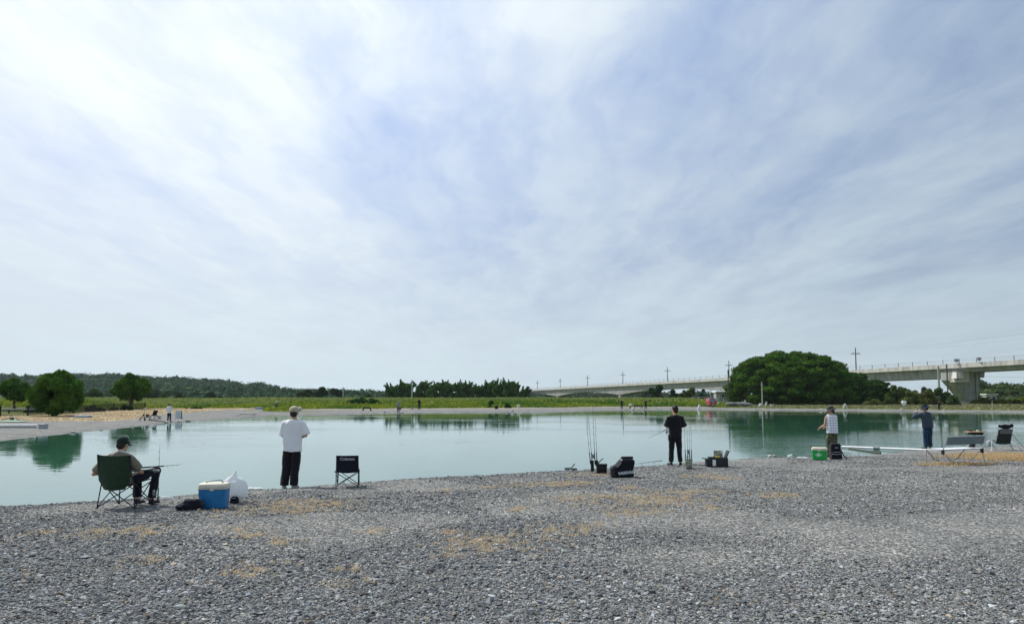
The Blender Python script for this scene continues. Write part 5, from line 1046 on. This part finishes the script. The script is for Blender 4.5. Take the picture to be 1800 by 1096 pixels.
# high-backed lounge chair and side table at the right edge
g = G(1768, 791.5); LC = g; t = thing('lounge_chair', 'high-backed dark green lounge chair with aluminium legs at the right edge', 'chair', tuple(g), R(-14)); DGF = cloth('dark_green_mesh', (.03, .04, .034, 1)); GMF = cloth('grey_mesh', (.13, .13, .13, 1))
MB().sheet([[(.24 * u, -.06 - .03 * (1 - u * u) + .3 * k, .76 - .52 * k) for u in (-1, -.5, 0, .5, 1)] for k in (0, .2, .4, .6, .8, 1)], .016).build('backrest', DGF, t, wrinkle=.006); MB().sheet([[(.19 * u, -.09 - .02 * (1 - u * u), z) for u in (-1, -.5, 0, .5, 1)] for z in (.80, .70, .62)], .012).build('mesh_panel', GMF, t)
b = MB(); b.ell((0, -.10, .88), (.20, .05, .09)); b.ell((-.19, -.09, .90), (.06, .04, .06)); b.ell((.19, -.09, .92), (.07, .04, .07)); b.build('head_pillow', BLKF, t, remesh=.014, smoothit=2, wrinkle=.008)
MB().sheet([[(.25 * u, .22 + .42 * k, .26 + .12 * k - .05 * (1 - u * u)) for u in (-1, -.5, 0, .5, 1)] for k in (0, .33, .66, 1)], .014).build('seat', DGF, t)
for s in (-1, 1):
    MB().path([(s * .24, .22, .28), (s * .23, -.02, .66), (s * .22, -.09, .88)], .012, 8).build('back_pole', ALU, t); MB().tube((s * .22, .0, .62), (s * .72, .28, .06), .013).build('long_leg', ALU, t); MB().tube((s * .28, .45, .40), (s * .52, -.15, .01), .013).build('short_leg', ALU, t); MB().tube((s * .30, .62, .38), (s * .28, .1, .02), .012).build('cross_leg', DKSTEEL, t); MB().ell((s * .52, -.15, .015), (.03, .03, .02)).build('foot', WHITEP, t)
g = G(1741, 786); TBL = g + X((0, 1.0, 0)); TBL.z = max(Hs(TBL.x, TBL.y), 0); t = thing('camp_table', 'small low camp table with a tan top left of the lounge chair', 'table', tuple(TBL), R(8)); TAN = mat('tan_wood', (.48, .32, .17, 1), .7); th_ = .62
MB().rbox((0, 0, th_), (.66, .40, .03), .02).build('table_top', TAN, t); MB().box((.06, .0, th_ - .07), (.42, .34, .09)).build('under_shelf', BLKF, t)
for s in (-1, 1):
    for q in (-1, 1): MB().tube((s * .28, q * .16, th_ - .02), (-s * .22, q * .16, .0), .009).build('cross_leg', TUBE, t)
for i, (x, y_, h_, m_, lab) in enumerate(((-.16, 0, .09, BLKP, 'dark mug on the tan camp table'), (-.05, .05, .12, GREYP, 'grey canister on the tan camp table'), (.14, 0, .07, WHITEP, 'white cup on the tan camp table'))):
    b = MB(); b.path([(0, 0, 0), (0, 0, .01), (0, 0, h_)], [.032, .038, .035], 12); b.path([(.035, 0, h_ * .75), (.06, 0, h_ * .6), (.035, 0, h_ * .3)], .005, 6); o = b.build(('dark_mug', 'canister', 'white_cup')[i], m_); o.location = (TBL.x + x, TBL.y + y_, TBL.z + th_ + .015); tag(o, lab, 'cup')
litter('white_bag', 1739, 781, .22, .15, .2, 'white bag on the ground under the tan camp table', FILM, 'bag')
# ------------------------------------------------------------------ small things on the other banks
PALE = mat('weathered_white', (.68, .68, .64, 1), .7); MATB = mat('blue_tarp', (.10, .20, .42, 1), .7); BROWN = mat('brown_cloth', (.16, .07, .05, 1), .9)
def gthing(name, label, cat, px, py, rz=0.0, group=None, dz=0.0):
    g = G(px, py); t = thing(name, label, cat, (g.x, g.y, g.z + dz), rz, group); t['mpp'] = g.y / FPX; return t
def mpp(px, py): return G(px, py).y / FPX
# pale pipe and grey box on the left bank
a = G(-30, 752); b_ = G(64, 751.5); t = thing('white_pipe', 'long pale pipe lying on the gravel of the left bank, ending at a grey box', 'pipe', tuple(b_)); MB().path([X((0, 0, .12)), (a - b_) * .5 + X((0, 0, .12)), (a - b_) + X((0, 0, .12))], .11, 10).build('pipe', PALE, t); MB().path([X((0, 0, .12)), (a - b_) * .03 + X((0, 0, .12))], .13, 10).build('end_collar', PALE, t)
k = mpp(73, 753); t = gthing('grey_crate', 'pale grey crate at the end of the pale pipe on the left bank', 'crate', 73, 753, R(5)); MB().rbox((0, .2, 3.6 * k), (11.5 * k, .4, 7.2 * k), .03).build('crate_body', mat('grey_crate_plastic', (.36, .40, .42, 1), .6), t); MB().rbox((0, .2, 7.4 * k), (12.3 * k, .44, .05), .03).build('crate_rim', GREYP, t)
# landing net, bucket and ground sheet at the far left
k = mpp(20, 741); t = gthing('landing_net', 'big landing net hoop lying over a green net at the far left', 'landing net', 20, 741); MB().path([(-22 * k, 0, .02), (-12 * k, .1, 5 * k), (0, .15, 8 * k), (8 * k, .1, 6.5 * k), (16 * k, 0, .02)], .025, 6).build('hoop', BLKP, t); MB().sheet([[(x * k, y_, .03 + .10 * (1 - (x / 24) ** 2) * (1 - abs(y_))) for x in range(-24, 26, 6)] for y_ in (-.9, -.4, 0, .4, .9)], .01).build('net', mat('green_net', (.2, .32, .25, 1), .8), t)
t = gthing('grey_bucket', 'grey bucket standing beside the landing net', 'bucket', 20.5, 740.5); MB().path([(0, 0, 0), (0, 0, 7.5 * k)], [2.8 * k, 3.8 * k], 14).build('bucket_wall', mat('grey_bucket_plastic', (.12, .12, .13, 1), .6), t); MB().path([(-3.7 * k, 0, 7.2 * k), (0, 0, 9 * k), (3.7 * k, 0, 7.2 * k)], .012, 6).build('bail', TUBE, t)
def groundmat(px, py, w, label, m, h=2.6):
    k = mpp(px, py); t = gthing('camp_mat', label, 'mat', px, py); MB().rbox((0, .3, h * .5 * k), (w * k, .7, h * k), .05).build('mat_sheet', m, t); MB().rbox((0, .3, h * k + .02), (w * k * .96, .5, .04), .05).build('pale_cover', PALE, t)
groundmat(143, 733, 26, 'blue and white mat lying on the straw behind the left bank', MATB); groundmat(458, 718.5, 19, 'blue mat at the foot of the levee left of the white bucket', MATB)
def post_sign(px, py, w, h, label, m=PALE):
    k = mpp(px, py); t = gthing('small_sign', label, 'sign', px, py); MB().box((0, 0, h * .7 * k), (w * k, .04, h * .6 * k)).build('board', m, t); MB().tube((0, .04, 0), (0, .04, h * k), .025).build('post', DKSTEEL, t)
# white folding board near the left angler
k = mpp(315, 735.5); t = gthing('folding_board', 'white A-shaped folding board right of the left-bank angler', 'sign board', 314, 735, R(8)); hh = 14.5 * k
for s, m_ in ((-1, PALE), (1, DKSTEEL)): MB().box((0, s * .16, hh / 2), (9.5 * k, .03, hh), Matrix.Rotation(R(s * 10), 3, 'X')).build('panel', m_, t)
MB().box((-.02, -.20, hh * .52), (7 * k, .02, hh * .62), Matrix.Rotation(R(-10), 3, 'X')).build('blank_poster', mat('pale_blue_board', (.5, .56, .6, 1), .7), t)
for s in (-1, 1): MB().box((s * 4.2 * k, 0, .2), (.05, .45, .05)).build('foot_bar', PALE, t)
# camping gear beside the left angler
def small_chair(px, py, hpx, wpx, label, m, rz=0.0, recline=.25):
    k = mpp(px, py); H = hpx * k; W = wpx * k; t = gthing('camping_chair', label, 'chair', px, py, rz)
    MB().sheet([[(W * .45 * u, -.05 - recline * H * (1 - j), H * (.45 + .55 * (1 - j))) for u in (-1, 0, 1)] for j in (0, .5, 1)], .03).build('backrest', m, t); MB().sheet([[(W * .45 * u, -.05 + .45 * j * H, H * .45) for u in (-1, 0, 1)] for j in (0, .5, 1)], .03).build('seat', m, t)
    for s in (-1, 1): MB().tube((s * W * .45, -.05, H * .5), (s * W * .45, .45 * H, 0), .02, n=6).build('leg', DKSTEEL, t); MB().tube((s * W * .45, .4 * H, H * .48), (s * W * .45, -.05, 0), .02, n=6).build('leg', DKSTEEL, t)
    return t
small_chair(270, 737, 16, 9, 'black reclining chair in the group of gear on the left bank', BLKF, R(60), .3); small_chair(278, 736, 10, 8, 'low black chair right of the taller one on the left bank', BLKF, R(-80), .5); small_chair(259, 737, 9.5, 6, 'small dark red-brown chair on the left bank', BROWN, R(20))
k = mpp(250, 739); t = gthing('rod_tripod', 'black leaning rod tripod left of the camping chairs on the left bank', 'tripod', 249, 739); 
for a_, b2 in (((-4 * k, 0, 0), (3 * k, .1, 13 * k)), ((3 * k, .2, 0), (2 * k, .1, 10 * k)), ((0, .6, 0), (2 * k, .1, 11 * k))): MB().tube(a_, b2, .04, .03).build('leg', BLKP, t)
k = mpp(262, 737); t = gthing('round_net', 'pale round net head on a thin handle behind the gear of the left bank', 'net', 254, 733); MB().tube((0, 0, 0), (0, 0, 14 * k), .015).build('handle', DKSTEEL, t); MB().ell((0, 0, 16 * k), (2.4 * k, .06, 2.2 * k)).build('net_head', mat('straw_net', (.5, .47, .32, 1), .9), t)
a = G(262, 738.5, .06); b_ = G(292, 743, .04); b = MB(); b.path([a, a.lerp(b_, .5), b_], .07, 8); o = b.build('dark_log', mat('dark_wood', (.035, .032, .028, 1), .8)); tag(o, 'dark log lying from the gear towards the water on the left bank', 'log')
litter('white_stone', 293.5, 743, .32, .2, .14, 'small white bag at the feet of the left-bank angler', PALE, 'bag')
# pale stones along the waterline of the left bank
for i, (px, py, w) in enumerate(((128, 759.5, .5), (146, 744, .25), (178, 755, .3), (233, 749, .35), (316, 741.5, .6), (330, 739.5, .8), (72, 758, .2), (420, 729, .5), (455, 729, .3))):
    lab = ('largest pale stone at the waterline in front of the big round tree', 'tiny pale stone in the middle of the left gravel bank', 'dark-sided pale stone at the waterline left of the angler', 'round pale stone at the waterline below the forked tree', 'white stone right behind the left angler', 'long pale stone slab on the shore right of the left angler', 'small stone on the gravel under the grey crate', 'pale flat stone on the shore left of the white-shirted man', 'tiny pale stone on the far shore left of the white-shirted man')[i]
    litter('shore_stone', px, py, w * .7, w * .4, w * .2, lab, mat('pale_stone', (.5, .5, .48, 1), .9) if i == 0 else bpy.data.materials['pale_stone'], 'stone')
t = gthing('wooden_plank', 'grey plank lying near the water left of the white-shirted man', 'plank', 436, 728.5, R(-2)); k = mpp(436, 728.5); MB().box((0, 0, .08), (28 * k, .3, .06)).build('board', mat('grey_wood', (.33, .32, .32, 1), .8), t)
for s in (-1, 1): MB().box((s * 11 * k, 0, .025), (.1, .34, .05)).build('batten', bpy.data.materials['grey_wood'], t)
# far bank, centre
def bucket(px, py, w, h, label, m=PALE):
    k = mpp(px, py); t = gthing('white_bucket', label, 'bucket', px, py); MB().path([(0, 0, 0), (0, 0, h * k)], [w * .42 * k, w * .5 * k], 14).build('bucket_wall', m, t); MB().path([(0, 0, h * k), (0, 0, h * k + .04)], w * .53 * k, 14).build('bucket_lid', m, t)
bucket(479.5, 718.5, 5, 4.8, 'white bucket beside the seated person with the pale hat'); bucket(911.5, 716.3, 5, 5.6, 'pale square-looking bucket at the foot of the levee, right of the black bag'); bucket(1357, 714.5, 6.5, 4.5, 'pale pinkish tub in front of the huge tree', mat('pinkish_plastic', (.55, .47, .44, 1), .7))
t = gthing('folding_board', 'white bent folding board on the far bank just right of the beige cap', 'sign board', 526.5, 721.5, R(20)); k = mpp(526.5, 721.5); MB().path([(-2.2 * k, 0, 0), (-.6 * k, 0, 5.6 * k), (.4 * k, 0, 7.2 * k), (2 * k, 0, 4.5 * k), (2.8 * k, 0, 0)], [(.12, .3)] * 5, 8).build('bent_panel', PALE, t); MB().box((0, .1, .08), (6.5 * k, .5, .12)).build('dark_base', DKSTEEL, t)
t = gthing('camp_table', 'low black folding table on the far bank below the wide bush', 'table', 645, 721.5); k = mpp(645, 721.5); MB().rbox((0, 0, 6 * k), (10 * k, .7, .10), .04).build('table_top', BLKF, t); MB().box((0, 0, 5 * k), (7 * k, .5, 1.4 * k)).build('hanging_shelf', BLKF, t)
for s in (-1, 1): MB().path([(s * 7.5 * k, 0, 0), (s * 5 * k, 0, 5.8 * k)], .10, 6).build('leg', BLKP, t)
for (px, py, w, h, m_, lab) in ((703.5, 719.8, 2.6, 3, BROWN, 'small brown bag right of the grey person on the far bank'), (872.5, 718.2, 5.6, 6, BLKF, 'black bag on the far bank, largest of the dark gear there'), (880.5, 715.5, 5, 2.4, cloth('olive_bag', (.03, .05, .02, 1)), 'flat dark olive bag right of the black bag on the far bank'), (889, 715, 5.5, 1.8, cloth('green_bag', (.03, .07, .04, 1)), 'flat green bag at the foot of the levee'), (706.5, 724.5, 3, 1.4, PALE, 'tiny white bag at the feet of the grey person'), (890, 722.6, 2.5, 1.8, PALE, 'small white bag near the far waterline, left one'), (900.5, 722.4, 4.5, 3.4, PALE, 'pointed white bag near the far waterline, right one'), (1112, 719.6, 5, 2.2, PALE, 'white bag right of the seated pale person on the far bank'), (1130, 719.6, 3.6, 2, PALE, 'white bag left of the right-hand angler on the far bank'), (676, 724.5, 2.5, 1.6, BLKP, 'tiny black box on the far gravel left of the grey person'),
                               (1443, 719.5, 6, 1.4, PALE, 'thin white slab at the waterline left of the hatted angler'), (1584, 721, 2.4, 3, PALE, 'small white bag left of the round white sign'), (1659, 721.2, 2, 1.8, PALE, 'tiny white bag right of the dark person at the right bank'), (1263, 711.5, 5.5, 5, mat('pale_tank', (.5, .55, .5, 1), .7), 'pale rounded tank right of the red vehicle'), (1347, 713, 2, 6, PALE, 'short white post beside the pinkish tub'), (1310, 713, 4.5, 3, mat('pale_sack', (.6, .6, .56, 1), .8), 'pale sack at the left foot of the huge tree'), (1337, 714, 7, 5.5, WHITEP, 'white heap at the base of the pole before the huge tree')):
    k = mpp(px, py); litter('bag' if 'bag' in lab else 'object_' + lab.split()[-1] if False else ('storage_tank' if 'tank' in lab else 'marker_post' if 'post' in lab else 'sack' if 'sack' in lab or 'heap' in lab else 'stone_slab' if 'slab' in lab else 'small_box' if 'box' in lab else 'bag'), px, py, w * k, .35, h * k, lab, m_, 'tank' if 'tank' in lab else 'post' if 'post' in lab else 'slab' if 'slab' in lab else 'box' if 'box' in lab else 'bag')
small_chair(726, 719, 6, 7, 'pale blue and dark recliner left of the black-clad angler on the far bank', mat('pale_blue_cloth', (.35, .4, .52, 1), .8), R(90), .6)
# black rod rack on the far bank
k = mpp(1121, 718); t = gthing('rod_rack', 'black rod rack with dangling gear between the far-bank anglers', 'rod rack', 1121, 718); MB().box((0, 0, 7 * k), (13 * k, .06, .10)).build('top_bar', BLKP, t); MB().box((1 * k, 0, 4.6 * k), (17 * k, .06, .14)).build('middle_bar', BLKP, t)
for x in (-6, -3, 0, 3, 6, 8.5): MB().tube((x * k, 0, 0 if abs(x) > 4 else 3 * k), (x * k * .92, 0, (7 if x < 7 else 5) * k), .05).build('upright', BLKP, t)
t = gthing('dark_marker', 'small dark round sign on a thin post right of the far-bank anglers', 'sign', 1142.5, 716.5); k = mpp(1142.5, 716.5); MB().tube((0, 0, 0), (0, 0, 12 * k), .02).build('post', TUBE, t); MB().ell((0, 0, 12.5 * k), (2.2 * k, .1, 1.8 * k)).build('disc', BLKP, t)
# leaning white slab
k = mpp(1229, 718.5); t = gthing('white_slab', 'leaning bright white panel on the far bank left of the red vehicle', 'panel', 1229, 718.5, R(10)); MB().box((.1 * k, 0, 4 * k), (3.6 * k, .15, 8 * k), Matrix.Rotation(R(12), 3, 'Y')).build('panel', WHITEP, t); MB().box((0, .2, .05), (5 * k, .5, .1)).build('base', PALE, t)
# red vehicle
def red_van():
    k = mpp(1253.5, 714.5); t = gthing('small_van', 'small red van facing the camera at the far bank beside the huge tree', 'van', 1253.5, 714.5); W = 12 * k; H = 15.5 * k; RED = mat('red_paint', (.36, .006, .02, 1), .35, spec=.5, coat=.4); GL = mat('windscreen', (.16, .17, .19, 1), .15, spec=.6)
    MB().loft([[X((-W / 2, y_, .3)), X((W / 2, y_, .3)), X((W / 2, y_, H * .55)), X((W * .46 if y_ > 0 else W / 2, y_, z2)), X((-W * .46 if y_ > 0 else -W / 2, y_, z2)), X((-W / 2, y_, H * .55))] for y_, z2 in ((0, H * .58), (.35, H * .97), (3.0, H * .97))]).build('body', RED, t, smooth=False, bevel=.04)
    MB().sheet([[(W * .44 * u, .02 + .34 * k2 - .02, H * (.585 + .37 * k2)) for u in (-1, 0, 1)] for k2 in (0, .5, 1)], .03).build('windscreen', GL, t)
    for s in (-1, 1):
        MB().rbox((s * W * .36, -.02, H * .34), (.26, .06, .16), .04, Matrix.Rotation(R(90), 3, 'X')).build('headlight', PALE, t); MB().ell((s * (W / 2 + .10), .3, H * .62), (.07, .05, .12)).build('side_mirror', BLKP, t)
        for y_ in (.55, 2.4): w_ = MB().tube((s * W * .38, y_, .3), (s * W * .5, y_, .3), .3, n=18).build('wheel', RUB, t); MB().tube((s * W * .5, y_, .3), (s * W * .505, y_, .3), .17, n=14).build('rim', STEEL, w_)
    MB().box((0, -.03, H * .5), (.3, .04, .12)).build('badge', PALE, t); MB().box((0, -.04, .42), (W * .96, .08, .18)).build('bumper', mat('red_grey_bumper', (.30, .06, .07, 1), .6), t); MB().box((0, -.085, .44), (.34, .012, .16)).build('number_plate', PALE, t)
red_van()
post_sign(1245.5, 714.5, 4, 7, 'cream-coloured board on a short post left of the red van', mat('cream_board', (.62, .5, .36, 1), .8)); post_sign(1309.5, 712, 3.4, 9, 'small white sign at the left foot of the huge tree')
# round white sign with a narrow foot
k = mpp(1590, 720.5); t = gthing('white_tank', 'round white tank on a narrow stand before the bushes at the right bank', 'tank', 1589.5, 720.5); MB().rbox((0, 0, 13.6 * k), (7.6 * k, 5 * k, 5.4 * k), 1.8 * k, n=5).build('upper_tank', WHITEP, t, remesh=.03, smoothit=2); MB().path([(0, 0, 8.8 * k), (0, 0, 11 * k)], [2.2 * k, 3.1 * k], 14).build('lower_tank', WHITEP, t)
for x in (-1.8, 1.8): MB().tube((x * k, 0, 0), (x * k * .6, 0, 9 * k), .04).build('leg', STEEL, t)
# white A-frame trestle
k = mpp(1485, 717.5); t = gthing('white_trestle', 'white A-frame trestle on the far bank right of the hatted angler', 'trestle', 1485.5, 717.5)
for s in (-1, 1): MB().tube((s * 3.6 * k, 0, 0), (s * .5 * k, 0, 7.6 * k), .10).build('leg', WHITEP, t)
MB().tube((-.5 * k, 0, 7.6 * k), (.5 * k, 0, 7.6 * k), .10).build('hinge', WHITEP, t)
# grey gear behind navy angler
k = mpp(1640, 716); t = gthing('camp_table', 'low grey camping table left of the dark person on the right bank', 'table', 1641, 716); MB().rbox((0, 0, 4 * k), (9 * k, .6, .12), .04).build('table_top', STEEL, t)
for s in (-1, 1): MB().tube((s * 3.6 * k, 0, 0), (s * 3.6 * k, 0, 4 * k), .05).build('leg', STEEL, t)
# observation post in front of the hedge on the right
k = mpp(1744, 716); t = gthing('marker_stand', 'thin post with a dark platform in front of the right hedge', 'stand', 1744.5, 717); MB().tube((0, 0, 0), (0, 0, 19 * k), .05).build('post', PALEPOLE, t); MB().box((0, 0, 16 * k), (8.5 * k, .5, 2.6 * k)).build('platform', mat('dark_board', (.05, .055, .05, 1), .8), t)
# low white shelters far behind
def shelter(px, py, w, h, Y, label, walls=True, roofm=None):
    g = at_y(px, py, Y); k = Y / FPX; gz = Hs(g.x, g.y) - .1; H = g.z + h * k - gz; t = thing('small_building', label, 'building', (g.x, g.y, gz)); W = w * k
    MB().loft([[X((-W / 2 - .2, y_, H - .25)), X((W / 2 + .2, y_, H - .25)), X((W / 2 + .1, y_, H)), X((-W / 2 - .1, y_, H))] for y_ in (-.3, 3.3)]).build('roof', roofm or PALE, t, smooth=False)
    w_ = MB().box((0, 1.6, (H - .27) / 2), (W * .94, 2.6, H - .28)).build('wall', mat('building_wall', (.36, .36, .34, 1), .8), t, smooth=False); MB().box((W * .2, .28, H * .55), (W * .3, .06, H * .3)).build('window', mat('dark_glass', (.03, .035, .04, 1), .2), t); MB().box((-W * .25, .28, H * .4), (W * .16, .06, H * .75)).build('door', mat('pale_door', (.5, .5, .48, 1), .7), t)
shelter(1269, 700, 20, 12.5, 205, 'white flat-roofed shed below the viaduct left of the huge tree'); shelter(1744, 700, 20, 8, 262, 'long low white shed behind the hedge right of the pier'); shelter(2, 708, 12, 26, 110, 'pale building corner behind the tree at the far left edge'); shelter(1010, 697, 14, 4, 700, 'faint white building seen under the left viaduct arch'); shelter(833, 697, 26, 3.5, 262, 'low white structure glimpsed behind the feathery trees')
t = thing('metal_fence', 'faint pale railing in front of the white shed below the viaduct', 'fence', tuple(on_ground(at_y(1250, 700, 190).x, 190))); MB().box((0, 0, 1.1), (10, .05, .10)).build('rail', PALE, t)
for i in range(7): MB().box((-4.8 + 1.6 * i, 0, .55), (.09, .09, 1.1)).build('post', PALE, t)
# low rounded mounds / shrubs at the right foot of the hedge
litter('gravel_heap', 1300, 714.5, 6, 2, 1.1, 'grey heap of gravel left of the foot of the huge tree', mat('heap_gravel', (.16, .17, .16, 1), .95), 'heap')
# black railing fence on the left bank
def black_fence():
    pts = [(-70, 735), (-35, 733), (0, 731.5), (49, 730.5), (90, 728.5), (130, 726.5), (165, 724), (200, 721.8), (228, 720.3), (255, 719)]
    P = [G(*p) for p in pts]; t = thing('railing_fence', 'long black railing fence on the left bank in front of the round trees', 'fence', tuple(P[3])); o = P[3]; BL = mat('black_iron', (.012, .014, .014, 1), .6); Hf = .95
    for i, p in enumerate(P):
        MB().box(p - o + X((0, 0, Hf / 2)), (.11, .11, Hf + .15)).build('post', BL, t)
        if i == 0: continue
        q = P[i - 1]; L_ = (q - p).length; b = MB(); n = int(L_ / .14)
        for j in range(1, n): c = p.lerp(q, j / n) - o; b.box(c + X((0, 0, Hf / 2)), (.022, .022, Hf - .1))
        for z in (.12, Hf - .06): b.tube(p - o + X((0, 0, z)), q - o + X((0, 0, z)), .022, n=5)
        b.build('railing_panel', BL, t, smooth=False)
    a, b_ = G(-60, 728), G(88, 725); b = MB(); b.path([a + X((0, 1.5, .55)), b_ + X((0, 1.5, .55))], [(.12, .2)] * 2, 6); o2 = thing('guard_rail', 'pale horizontal rail behind the black fence at the far left', 'rail', tuple(a)); b = MB(); d = b_ - a; b.tube(X((0, 3, .42)), d + X((0, 3, .42)), .09, n=8); b.build('beam', mat('pale_rail', (.33, .33, .3, 1), .8), o2)
    for f in (0, .25, .5, .75, 1): MB().box(d * f + X((0, 3.1, .15)), (.12, .12, .6)).build('post', DKSTEEL, o2)
black_fence()
# ------------------------------------------------------------------ air
def haze():
    b = MB(); b.box((150, 690, 39.5), (2600, 1580, 84)); m = bpy.data.materials.new('haze'); m.use_nodes = True; nt = m.node_tree
    for n in list(nt.nodes): nt.nodes.remove(n)
    o = nt.nodes.new('ShaderNodeOutputMaterial'); v = nt.nodes.new('ShaderNodeVolumePrincipled'); v.inputs['Color'].default_value = (.82, .90, 1.0, 1); v.inputs['Density'].default_value = HAZE; v.inputs['Anisotropy'].default_value = .2; nt.links.new(v.outputs[0], o.inputs['Volume'])
    ob = b.build('haze', m); tag(ob, kind='stuff')
HAZE = 0.00006
haze()
